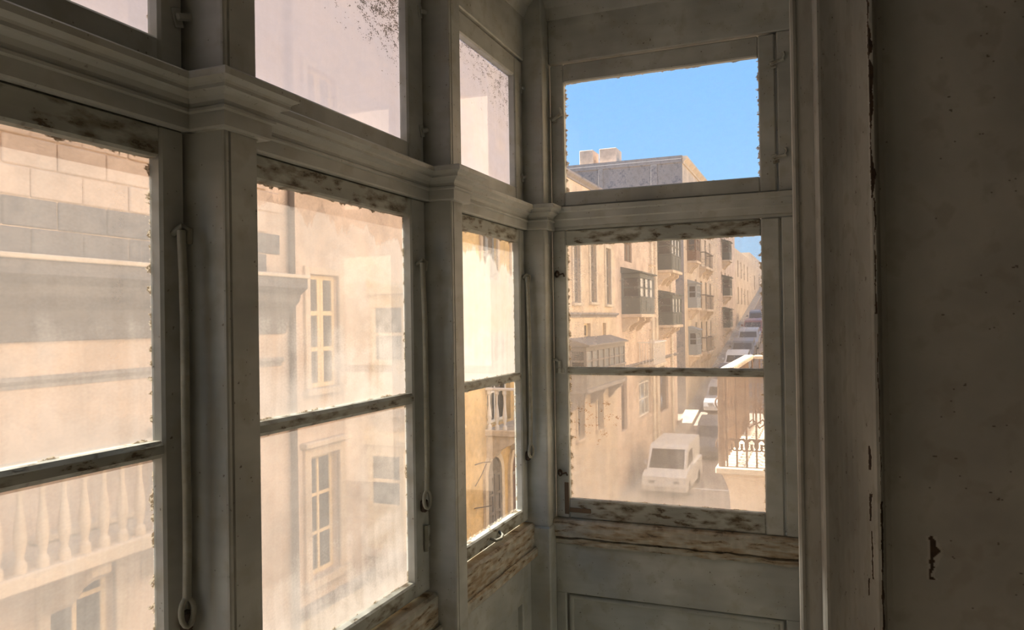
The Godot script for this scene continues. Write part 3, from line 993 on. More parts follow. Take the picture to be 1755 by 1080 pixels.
# enclosed timber balcony: panelled base, posts, panes, roof, stone brackets
func timber_balcony(u0: float, u1: float, y0: float, y1: float, proj: float, m: String, nx: int, glass: String, stonem := "stone"):
	var mb := MB.new(coff)
	var base := y0 + (y1 - y0) * 0.42
	var head := y1 - (y1 - y0) * 0.12
	mb.box(Vector3(u0, y0, -0.05), Vector3(u1, base, proj), 0.015)
	mb.box(Vector3(u0, head, -0.05), Vector3(u1, y1, proj), 0.015)
	mb.box(Vector3(u0 - 0.02, base - 0.05, -0.05), Vector3(u1 + 0.02, base + 0.02, proj + 0.03), 0.01)
	mb.box(Vector3(u0 + 0.12, base, -0.05), Vector3(u1 - 0.12, head, proj - 0.14), 0.0)
	var us := []
	for i in nx + 1:
		us.append(lerpf(u0 + 0.05, u1 - 0.05, i / float(nx)))
		mb.box(Vector3(us[i] - 0.05, base, proj - 0.1), Vector3(us[i] + 0.05, head, proj), 0.008)
	for e in [u0, u1 - 0.1]:
		mb.box(Vector3(e, base, 0), Vector3(e + 0.1, head, 0.1), 0.008)
		mb.box(Vector3(e + 0.02, (base + head) / 2 - 0.03, 0.1), Vector3(e + 0.08, (base + head) / 2 + 0.03, proj - 0.1), 0.006)
	for i in nx:
		mb.box(Vector3(us[i] + 0.09, y0 + 0.10, proj - 0.01), Vector3(us[i + 1] - 0.09, base - 0.12, proj + 0.022), 0.01)
		mb.box(Vector3(us[i] + 0.05, (base + head) / 2 - 0.03, proj - 0.08), Vector3(us[i + 1] - 0.05, (base + head) / 2 + 0.03, proj - 0.02), 0.006)
	var bx := build(mb, "timber_balcony", M[m], cur)
	for i in nx:
		for h in [[base, (base + head) / 2 - 0.03], [(base + head) / 2 + 0.03, head]]:
			part("pane", Vector3(us[i] + 0.05, h[0], proj - 0.06), Vector3(us[i + 1] - 0.05, h[1], proj - 0.05), glass, bx, 0.0)
	for e in [u0 + 0.04, u1 - 0.05]:
		for h in [[base, (base + head) / 2 - 0.03], [(base + head) / 2 + 0.03, head]]:
			part("pane", Vector3(e, h[0], 0.1), Vector3(e + 0.01, h[1], proj - 0.1), "dark_glass", bx, 0.0)  # end panes darker than front ones; their shade is put into the colour
	var rf := MB.new(coff)
	rf.ext(PackedVector2Array([Vector2(-0.05, y1), Vector2(proj + 0.12, y1), Vector2(proj + 0.12, y1 + 0.05), Vector2(-0.05, y1 + 0.28)]), u0 - 0.1, u1 + 0.1, Transform3D(Basis(Vector3(0, 0, 1), Vector3(0, 1, 0), Vector3(1, 0, 0)), Vector3.ZERO))
	build(rf, "roof", M[m], bx)
	part("slab", Vector3(u0 - 0.06, y0 - 0.14, -0.05), Vector3(u1 + 0.06, y0, proj + 0.06), stonem, bx, 0.015)
	corbels(bx, u0, u1, y0 - 0.14, proj, 3 if u1 - u0 > 1.6 else 2, stonem)

func corbels(parent: Node3D, u0: float, u1: float, y: float, proj: float, count: int, m: String):
	for i in count:
		var uc := lerpf(u0 + 0.18, u1 - 0.18, i / float(count - 1))
		var mb := MB.new(coff)
		var poly := PackedVector2Array([Vector2(-0.03, y), Vector2(proj * 0.85, y), Vector2(proj * 0.85, y - 0.13), Vector2(proj * 0.75, y - 0.20), Vector2(proj * 0.55, y - 0.26), Vector2(proj * 0.38, y - 0.36), Vector2(proj * 0.28, y - 0.48), Vector2(proj * 0.12, y - 0.58), Vector2(-0.03, y - 0.60)])
		mb.ext(poly, uc - 0.11, uc + 0.11, Transform3D(Basis(Vector3(0, 0, 1), Vector3(0, 1, 0), Vector3(1, 0, 0)), Vector3.ZERO))
		build(mb, "corbel", M[m], parent)

# open balcony: slab on corbels, balusters, hand rail
func open_balcony(u0: float, u1: float, y: float, proj: float, slab: String, rail: String, iron := false, gap := 0.16):
	var sl := part("open_balcony", Vector3(u0, y - 0.16, -0.05), Vector3(u1, y, proj), slab, null, 0.02)
	corbels(sl, u0, u1, y - 0.16, proj, 3, slab)
	var top := y + 1.0
	var mb := MB.new(coff)
	mb.box(Vector3(u0 + 0.02, top - 0.06, proj - 0.16), Vector3(u1 - 0.02, top, proj - 0.02), 0.012)
	mb.box(Vector3(u0 + 0.02, top - 0.06, 0), Vector3(u0 + 0.16, top - 0.001, proj - 0.16), 0.012)
	mb.box(Vector3(u1 - 0.16, top - 0.06, 0), Vector3(u1 - 0.02, top - 0.001, proj - 0.16), 0.012)
	build(mb, "hand_rail", M[rail], sl)
	var pm := MB.new()
	if iron:
		pm.lathe([Vector2(0.0, 0), Vector2(0.012, 0), Vector2(0.012, 0.94), Vector2(0.0, 0.94)], 6)
	else:
		pm.lathe([Vector2(0.0, 0), Vector2(0.055, 0), Vector2(0.055, 0.08), Vector2(0.03, 0.12), Vector2(0.06, 0.30), Vector2(0.05, 0.42), Vector2(0.025, 0.62), Vector2(0.03, 0.80), Vector2(0.055, 0.86), Vector2(0.055, 0.94), Vector2(0, 0.94)], 8)
	var mesh := pm.mesh()
	var cnt := int((u1 - u0 - 0.2) / gap)
	for i in cnt + 1:
		put(mesh, "baluster", M[rail], sl, Vector3(lerpf(u0 + 0.09, u1 - 0.09, i / float(cnt)), y, proj - 0.09) - coff)
	var side := int((proj - 0.2) / gap)
	for i in side:
		for e in [u0 + 0.09, u1 - 0.09]:
			put(mesh, "baluster", M[rail], sl, Vector3(e, y, 0.08 + i * gap) - coff)

func arch_poly(u0: float, u1: float, y0: float, y1: float, inset := 0.0) -> PackedVector2Array:
	var p := PackedVector2Array()
	var r := (u1 - u0) / 2
	var c := Vector2((u0 + u1) / 2, y1 - r)
	p.append(Vector2(u0 + inset, y0))
	p.append(Vector2(u1 - inset, y0))
	for i in 13:
		var w := PI * i / 12.0
		p.append(c + Vector2(cos(w), sin(w)) * (r - inset))
	return p

# arched opening: a proud moulded surround with shutters inside
func arched(u0: float, u1: float, y0: float, y1: float, frame: String, inner: String, called := "arched_window"):
	var outer := arch_poly(u0 - 0.16, u1 + 0.16, y0, y1 + 0.16)
	var hole := arch_poly(u0, u1, y0, y1)
	var mb := MB.new(coff)
	var k := outer.size()
	for i in range(1, k):
		var a := Vector3(outer[i].x, outer[i].y, 0.07)
		var b := Vector3(outer[(i + 1) % k].x, outer[(i + 1) % k].y, 0.07)
		var c := Vector3(hole[(i + 1) % k].x, hole[(i + 1) % k].y, 0.07)
		var d := Vector3(hole[i].x, hole[i].y, 0.07)
		var z := Vector3(0, 0, -0.09)
		mb.face([a, b, c, d], Vector3(0, 0, 1))
		var e := b - a
		mb.face([a, b, b + z, a + z], Vector3(e.y, -e.x, 0).normalized())
		mb.face([d, c, c + z * 0.6, d + z * 0.6], Vector3(-e.y, e.x, 0).normalized())
	var fr := build(mb, called, M[frame], cur)
	var mid := (u0 + u1) / 2
	var leafm := MB.new(coff)
	leafm.ext(hole, 0.005, 0.02)
	build(leafm, "shutter_back", M[inner], fr)
	for leaf in [[u0 + 0.02, mid - 0.02], [mid + 0.02, u1 - 0.02]]:
		var l := MB.new(coff)
		var yt := y1 - (u1 - u0) * 0.5
		l.box(Vector3(leaf[0], y0, 0.018), Vector3(leaf[0] + 0.07, yt, 0.045), 0.004)
		l.box(Vector3(leaf[1] - 0.07, y0, 0.018), Vector3(leaf[1], yt, 0.045), 0.004)
		for j in 4:
			var yy := lerpf(y0, yt - 0.07, j / 3.0)
			l.box(Vector3(leaf[0] + 0.07, yy, 0.018), Vector3(leaf[1] - 0.07, yy + 0.07, 0.044), 0.004)
		build(l, "shutter", M["slat_grey"], fr)

func street():
	var road := thing("street", "grey street that climbs between the limestone houses", "street", Vector3(-3.8, STREET_Y, -40), 0.0, "structure")
	var off := Vector3(-3.8, STREET_Y, -40)
	var mb := MB.new(off)
	var zs := [14.0, -10.0, -24.0, -36.0, -40.0, -60.0, -90.0, -134.0]
	for i in zs.size() - 1:
		var a: float = zs[i]
		var b: float = zs[i + 1]
		var nn := Vector3(0, b - a, ground(a) - ground(b)).normalized() * -1.0
		mb.face([Vector3(-7.6, ground(a), a), Vector3(0.1, ground(a), a), Vector3(0.1, ground(b), b), Vector3(-7.6, ground(b), b)], nn)
		mb.face([Vector3(-7.6, ground(a) - 0.3, a), Vector3(0.1, ground(a) - 0.3, a), Vector3(0.1, ground(b) - 0.3, b), Vector3(-7.6, ground(b) - 0.3, b)], -nn)
	build(mb, "roadway", M["asphalt"], road)
	for e in [[-7.55, -6.75], [-0.85, 0.0]]:
		for i in zs.size() - 1:
			var a: float = zs[i]
			var b: float = zs[i + 1]
			mb = MB.new(off)
			var h := 0.13
			mb.face([Vector3(e[0], ground(a) + h, a), Vector3(e[1], ground(a) + h, a), Vector3(e[1], ground(b) + h, b), Vector3(e[0], ground(b) + h, b)], Vector3(0, 1, 0))
			for x in [e[0], e[1]]:
				mb.face([Vector3(x, ground(a) + h, a), Vector3(x, ground(a) - 0.05, a), Vector3(x, ground(b) - 0.05, b), Vector3(x, ground(b) + h, b)], Vector3(-1 if x == e[0] else 1, 0, 0))
			build(mb, "pavement", M["paving"], road)
	for z in [-29.4, -32.6]:
		mb = MB.new(off)
		mb.box(Vector3(-6.4, STREET_Y, z - 0.07), Vector3(-2.6, STREET_Y + 0.006, z + 0.07), 0.0)
		build(mb, "road_marking", M["white_paint"], road)
	# ground of the side lane
	mb = MB.new(off)
	mb.box(Vector3(-16.0, ground(-45.0) - 0.5, -47.0), Vector3(-7.4, ground(-45.0) + 0.05, -43.0), 0.0)
	build(mb, "lane", M["asphalt"], road)

func ground(z: float) -> float:
	return STREET_Y + maxf(0.0, (-z - 36.0)) * 0.15

func far_side():
	# near house: dark weathered ledge, ashlar courses over it
	facade("limestone_house", "weathered limestone house with a black-stained ledge, seen through the nearest casement", -12.0, 9.43, 8.2, "stone_pink", [[5.55, 6.35, -2.6, -0.75], [3.4, 4.2, -2.6, -0.75], [3.6, 4.5, 3.9, 5.8], [6.6, 7.5, 3.9, 5.8]])
	var lg := MB.new(coff)
	lg.ext(PackedVector2Array([Vector2(-0.02, 1.45), Vector2(0.05, 1.46), Vector2(0.09, 1.62), Vector2(0.16, 1.78), Vector2(0.30, 1.92), Vector2(0.34, 2.03), Vector2(0.46, 2.12), Vector2(0.46, 2.24), Vector2(0.44, 2.28), Vector2(-0.02, 2.30)]), -4.0, 9.36, Transform3D(Basis(Vector3(0, 0, 1), Vector3(0, 1, 0), Vector3(1, 0, 0)), Vector3.ZERO))
	build(lg, "ledge", M["stone_stained"], cur)
	part("lit_ledge_top", Vector3(-4.0, 2.262, 0.05), Vector3(9.40, 2.315, 0.49), "stone_pale", null, 0.01)  # pale slab paints the light caught along the top of the ledge
	var rng := RandomNumberGenerator.new()
	rng.seed = 9
	var blocks := []
	for k in 3:
		var bm := MB.new()
		bm.box(Vector3(0.006, 0.006, -0.05), Vector3(0.594, 0.304, 0.018 + 0.006 * k), 0.012)
		blocks.append(bm.mesh())
	for row in 5:
		var u := 3.6 + (0.3 if row % 2 else 0.0)
		while u < 8.75:
			put(blocks[rng.randi() % 3], "ashlar_block", M["stone_stained"] if row < 2 else M["stone_pink"], cur, Vector3(u, 2.315 + row * 0.31, 0) - coff)
			u += 0.6
	for e in [[5.55, 6.35], [3.4, 4.2]]:
		glazed(e[0], e[1], -2.6, -0.75, 2, 3, "shutter_cream")
		surround(e[0], e[1], -2.6, -0.75, 0.14, "stone")
	for e in [[3.6, 4.5], [6.6, 7.5]]:
		shutters(e[0], e[1], 3.9, 5.8, 3, "slat_grey", "slat_grey")
		surround(e[0], e[1], 3.9, 5.8, 0.14, "stone")
	band("string_course", -4.0, 9.3, 0.98, 1.1, 0.07, "stone_grey")
	open_balcony(4.2, 7.0, -0.62, 0.85, "stone", "stone", false, 0.2)

	# house with louvred shutters
	facade("shuttered_house", "peach plastered house with cream louvred shutters, seen through the middle casement", 9.43, 15.0, 8.6, "stone_pink", [[9.98, 10.76, 0.56, 2.38], [9.95, 10.72, -2.45, -0.52], [9.98, 10.76, 3.9, 5.7], [13.2, 14.0, 3.9, 5.7]])
	shutters(9.98, 10.76, 0.56, 2.38, 3, "shutter_cream", "slat_grey")
	surround(9.98, 10.76, 0.56, 2.38, 0.13, "stone", false)
	glazed(9.95, 10.72, -2.45, -0.52, 2, 3, "shutter_cream")
	surround(9.95, 10.72, -2.45, -0.52, 0.16, "stone")
	for e in [[9.98, 10.76], [13.2, 14.0]]:
		shutters(e[0], e[1], 3.9, 5.7, 3, "shutter_cream", "slat_grey")
		surround(e[0], e[1], 3.9, 5.7, 0.13, "stone", false)
	timber_balcony(11.75, 13.75, 0.05, 2.1, 0.75, "shutter_cream", 3, "pale_glass")
	timber_balcony(11.6, 13.8, -2.4, -0.55, 0.75, "shutter_cream", 3, "pale_glass")
	band("string_course", 9.6, 15.0, -3.02, -2.80, 0.12, "stone_grey")
	part("ground_floor_render", Vector3(9.6, STREET_Y, -0.02), Vector3(15.0, -3.0, 0.03), "plaster_cream", null, 0.0)
	band("roof_cornice", 9.43, 15.0, 7.9, 8.3, 0.4, "stone")
	var pm := MB.new(coff)
	pm.tube([Vector3(9.50, 8.0, 0.07), Vector3(9.50, STREET_Y, 0.07)], 0.05, 8)
	build(pm, "drain_pipe", M["lead_pipe"], cur)

	# golden house with a white balustrade
	facade("golden_house", "golden stone house with white balustraded balcony above an arched door", 15.0, 23.1, 8.0, "stone_gold", [[16.9, 18.4, -0.95, 1.3], [16.7, 17.6, 2.6, 4.4], [18.6, 19.5, 2.6, 4.4], [21.0, 21.8, 2.3, 4.2], [21.0, 21.8, -1.2, 0.8]])
	open_balcony(16.75, 20.2, -1.02, 0.85, "stone_pale", "white_paint", false, 0.2)
	glazed(16.9, 18.4, -0.95, 1.3, 2, 3, "white_paint")
	arched(16.75, 17.6, -3.6, -1.75, "stone_pale", "slat_grey")
	arched(18.3, 19.9, STREET_Y, -1.55, "stone_pale", "timber_brown", "arched_door")
	for e in [[16.7, 17.6, 2.6, 4.4], [18.6, 19.5, 2.6, 4.4], [21.0, 21.8, 2.3, 4.2], [21.0, 21.8, -1.2, 0.8]]:
		shutters(e[0], e[1], e[2], e[3], 3, "timber_blue", "slat_grey")
		surround(e[0], e[1], e[2], e[3], 0.13, "stone")
	for y in [5.0, 5.6, 6.2, 6.8]:
		band("string_course", 15.0, 23.0, y, y + 0.12, 0.08, "stone_pale")
	var br := MB.new(coff)
	br.tube([Vector3(16.1, -1.75, 0.02), Vector3(16.3, -1.72, 0.14), Vector3(16.5, -1.74, 0.25)], 0.012, 6)
	br.tube([Vector3(16.1, -2.25, 0.02), Vector3(16.25, -2.0, 0.12), Vector3(16.35, -1.76, 0.2)], 0.010, 6)
	build(br, "lamp_bracket", M["lead_pipe"], cur)
	br = MB.new(coff)
	br.tube([Vector3(16.05, -2.75, 0.02), Vector3(16.5, -2.77, 0.25)], 0.012, 6)
	build(br, "lamp_bracket", M["lead_pipe"], cur)

	# house with three tall windows
	facade("tall_window_house", "peach house with a row of tall narrow shuttered windows and a string course", 23.1, 29.6, 6.48, "stone", [[24.0, 24.75, 2.15, 4.3], [26.0, 26.75, 2.2, 4.3], [28.1, 28.85, 2.15, 4.3], [25.2, 26.0, 0.95, 1.45], [27.6, 28.1, 0.95, 1.45], [24.2, 25.0, -2.4, -0.4], [26.6, 27.4, -2.4, -0.4]])
	for e in [24.0, 26.0, 28.1]:
		shutters(e, e + 0.75, 2.15 if e != 26.0 else 2.2, 4.3, 3, "slat_grey", "slat_grey")
		surround(e, e + 0.75, 2.15 if e != 26.0 else 2.2, 4.3, 0.12, "stone_pale", false)
	for e in [25.2, 27.6]:
		glazed(e, e + (0.8 if e < 26.0 else 0.5), 0.95, 1.45, 2, 1, "shutter_cream")
	for e in [24.2, 26.6]:
		glazed(e, e + 0.8, -2.4, -0.4, 2, 3, "slat_grey")
		surround(e, e + 0.8, -2.4, -0.4, 0.12, "stone")
	band("string_course", 23.1, 29.6, 1.66, 1.82, 0.14, "stone_grey")
	band("roof_cornice", 23.1, 29.6, 6.2, 6.44, 0.12, "stone_grey")
	timber_balcony(23.4, 28.6, -0.65, 0.72, 0.6, "slat_grey", 7, "pale_glass", "stone_grey")

	# house with dark timber balconies
	facade("balcony_house", "pale house carrying the dark grey-green timber balconies", 29.6, 43.4, 6.35, "stone_pink", [[31.2, 32.6, 4.0, 5.6], [36.2, 37.0, 2.0, 4.0], [36.2, 37.0, -0.9, 0.9], [33.6, 36.2, -2.9, -0.6], [38.4, 40.6, -3.2, -1.2], [30.3, 31.3, -3.0, -0.8]])
	timber_balcony(30.6, 33.5, 1.78, 3.45, 0.78, "timber_green", 3, "pale_glass")
	timber_balcony(38.1, 40.8, 4.0, 5.85, 0.75, "timber_green", 3, "pale_glass")
	timber_balcony(38.1, 40.8, 1.25, 2.75, 0.75, "timber_green", 3, "pale_glass")
	open_balcony(33.4, 36.2, -0.45, 0.8, "stone_pale", "white_paint", true, 0.14)
	glazed(33.6, 36.2, -2.9, -0.6, 3, 3, "white_paint", "pale_glass")
	shutters(31.2, 32.6, 4.0, 5.6, 2, "timber_brown", "slat_grey")
	for e in [[36.2, 37.0, 2.0, 4.0], [36.2, 37.0, -0.9, 0.9]]:
		shutters(e[0], e[1], e[2], e[3], 3, "slat_grey", "slat_grey")
		surround(e[0], e[1], e[2], e[3], 0.12, "stone")
	glazed(38.4, 40.6, -3.2, -1.2, 3, 2, "timber_brown")
	glazed(30.3, 31.3, -3.0, -0.8, 2, 3, "timber_brown")
	for u in [36.9 - 0.55, 37.3, 41.4]:
		part("pilaster", Vector3(u, STREET_Y, -0.02), Vector3(u + 0.45, 6.1, 0.10), "stone_pale")
	band("string_course", 29.6, 43.4, -0.52, -0.36, 0.12, "stone_grey")
	band("roof_cornice", 29.6, 43.4, 5.95, 6.3, 0.3, "stone")

	# tall house beyond the lane, its bare side wall over the lower roofs
	var hs := []
	for y in [5.2, 2.2, -0.6, 8.0]:
		for u in [50.6, 53.0, 55.4, 57.8]:
			hs.append([u, u + 0.9, y, y + 1.9])
	facade("tall_shaded_side_house", "tall house whose bare side, coloured grey as if in shade, rises over the lower roofs", 46.4, 63.0, 11.4, "stone", hs, true, STREET_Y - 0.4, 12.0)
	part("shaded_side_wall", Vector3(46.34, STREET_Y, -11.99), Vector3(46.42, 11.39, -0.01), "stone_grey", null, 0.0)  # grey slab over the end of the house, painting its unlit side
	for h in hs:
		shutters(h[0], h[1], h[2], h[3], 2, "slat_grey", "slat_grey")
		part("sill", Vector3(h[0] - 0.15, h[2] - 0.12, -0.02), Vector3(h[1] + 0.15, h[2], 0.16), "stone_pale")
	for y in [5.1, 2.2, -0.7]:
		timber_balcony(47.6, 49.2, y, y + 1.5, 0.55, "timber_brown" if y > 5.0 else "timber_blue", 2, "pale_glass")
		open_balcony(52.6, 56.6, y - 0.05, 0.5, "stone", "lead_pipe", true, 0.3)
	band("roof_cornice", 46.4, 63.0, 10.9, 11.35, 0.3, "stone")
	for e in [[46.6, 48.0, -6.5, -5.6], [46.6, 48.0, -5.2, -4.1]]:
		part("roof_hut", Vector3(e[0], 11.39, e[2]), Vector3(e[1], 12.32, e[3]), "stone_pink", null, 0.03)
	# raised strip and slanted buttress on the side wall
	var sm := MB.new(coff)
	sm.box(Vector3(46.28, 10.95, -11.8), Vector3(46.38, 11.2, -0.02), 0.02)
	sm.box(Vector3(46.27, 8.5, -1.9), Vector3(46.38, 10.95, -1.5), 0.02)
	sm.box(Vector3(46.27, 8.5, -5.2), Vector3(46.38, 10.95, -4.9), 0.02)
	build(sm, "side_pilaster", M["stone_grey"], cur)

	hs = []
	for y in [6.6, 3.6, 0.6]:
		for u in [65.0, 67.6, 70.2, 72.8]:
			hs.append([u, u + 0.9, y, y + 1.8])
	facade("plain_high_house", "plain high pinkish house standing against the strip of sky", 63.0, 76.6, 12.2, "stone_pink", hs)
	for h in hs:
		glazed(h[0], h[1], h[2], h[3], 2, 2, "slat_grey")
	for y in [6.6, 3.6, 0.9]:
		timber_balcony(66.0, 67.8, y - 0.2, y + 1.3, 0.6, "timber_green", 2, "pale_glass")

	hs = []
	for y in [5.6, 2.9]:
		for u in [79.0, 82.4, 86.0, 90.0]:
			hs.append([u, u + 0.9, y, y + 1.7])
	facade("hillside_house", "small hazy house up the hill, lower than the high pinkish one", 76.6, 94.0, 8.3, "stone", hs)
	for h in hs:
		glazed(h[0], h[1], h[2], h[3], 2, 2, "slat_grey")
	part("roof_hut", Vector3(78.0, 8.29, -3.0), Vector3(80.0, 9.3, -1.0), "stone", null, 0.03)
	facade("hilltop_house", "farthest limestone house at the top of the climbing street", 94.0, 134.0, 9.2, "stone", [[100.0, 101.2, 5.0, 6.8], [108.0, 109.2, 5.2, 7.0], [118.0, 119.2, 6.0, 7.8]])
	for e in [[100.0, 5.0], [108.0, 5.2], [118.0, 6.0]]:
		glazed(e[0], e[0] + 1.2, e[1], e[1] + 1.8, 2, 2, "slat_grey")

func near_side():
	# our side of the street, sunlit
	facade("neighbour_house", "sunlit limestone house next door, carrying the iron-railed stone balcony", -24.0, -6.9, 9.0, "stone", [[-9.7, -8.5, 0.25, 2.5], [-15.0, -14.0, 0.3, 2.4], [-20.0, -19.0, 0.3, 2.4]], false)
	glazed(-9.7, -8.5, 0.25, 2.5, 2, 4, "timber_brown")
	for u in [-15.0, -20.0]:
		shutters(u, u + 1.0, 0.3, 2.4, 3, "slat_grey", "slat_grey")
	# its stone balcony: local z points to the street. World x = HOUSE_X - z.
	var pj := 0.92
	var u0 := -10.7
	var u1 := -7.5
	var sl := part("stone_balcony", Vector3(u0, 0.095, -0.05), Vector3(u1, 0.165, pj), "stone_pale", null, 0.012)
	var mb := MB.new(coff)
	var poly := PackedVector2Array([Vector2(-0.03, 0.10), Vector2(pj - 0.05, 0.10), Vector2(pj - 0.09, 0.03), Vector2(pj - 0.12, -0.06), Vector2(pj - 0.13, -0.18), Vector2(pj - 0.15, -0.34), Vector2(pj - 0.22, -0.50), Vector2(pj - 0.40, -0.72), Vector2(pj - 0.62, -0.92), Vector2(-0.03, -1.05)])
	mb.ext(poly, u0 + 0.06, u1 - 0.04, Transform3D(Basis(Vector3(0, 0, 1), Vector3(0, 1, 0), Vector3(1, 0, 0)), Vector3.ZERO))
	build(mb, "apron", M["stone"], sl)
	mb = MB.new(coff)
	mb.box(Vector3(u0, 1.035, pj - 0.13), Vector3(u1, 1.085, pj), 0.012)
	mb.box(Vector3(u1 - 0.10, 1.036, 0.0), Vector3(u1, 1.084, pj - 0.13), 0.012)
	mb.box(Vector3(u0, 1.036, 0.0), Vector3(u0 + 0.10, 1.084, pj - 0.13), 0.012)
	build(mb, "hand_rail", M["stone_pale"], sl)
	# wrought panels: scrolls between bars, on the end that faces us, the front, and the far end
	var scroll := MB.new()
	for s in [-1.0, 1.0]:
		for e in [[0.20, 1.0], [0.62, -1.0]]:
			var path := []
			for i in 15:
				var w := TAU * 1.2 * i / 14.0
				var r := 0.062 * (1.0 - 0.055 * i)
				path.append(Vector3(s * (0.062 - r * cos(w)), e[0] + e[1] * r * sin(w) * 1.3, 0))
			scroll.tube(path, 0.008, 5)
	scroll.tube([Vector3(0, 0.0, 0), Vector3(0, 0.87, 0)], 0.010, 6)
	scroll.tube([Vector3(-0.08, 0.42, 0), Vector3(-0.03, 0.46, 0), Vector3(0.03, 0.38, 0), Vector3(0.08, 0.42, 0)], 0.008, 5)
	var sm := scroll.mesh()
	var n := 9
	for i in n:
		var zz := 0.09 + (pj - 0.2) * i / float(n - 1)
		for e in [u1 - 0.05, u0 + 0.05]:
			var o := put(sm, "railing_scroll", M["iron_pale"], sl, Vector3(e, 0.165, zz) - coff)
			o.rotation.y = PI / 2
	for i in 18:
		put(sm, "railing_scroll", M["iron_pale"], sl, Vector3(lerpf(u0 + 0.15, u1 - 0.18, i / 17.0), 0.165, pj - 0.06) - coff)
	mb = MB.new(coff)
	mb.box(Vector3(u1 - 0.08, 0.165, pj - 0.09), Vector3(u1 - 0.02, 1.04, pj - 0.03), 0.006)
	build(mb, "corner_post", M["iron_pale"], sl)
	facade("sunlit_terrace", "long sunlit terrace of houses farther along our side", -133.9, -24.0, 9.5, "stone", [], false)
	facade("house_behind", "limestone houses of our side behind the camera", 9.1, 16.0, 9.0, "stone", [], false)
	# top of the hill
	var hb := thing("crest_house", "pale house closing the top of the climbing street", "building", Vector3(-3.5, STREET_Y, -134.0))
	var hm := MB.new(Vector3(-3.5, STREET_Y, -134.0))
	hm.box(Vector3(-7.5, STREET_Y, -140.0), Vector3(0.0, 10.2, -134.0), 0.0)
	build(hm, "wall", M["stone"], hb)
	for x in [-6.2, -4.2, -2.2]:
		hm = MB.new(Vector3(-3.5, STREET_Y, -134.0))
		hm.box(Vector3(x, 9.2, -134.02), Vector3(x + 0.9, 9.9, -133.96), 0.01)
		build(hm, "window", M["dark_glass"], hb)

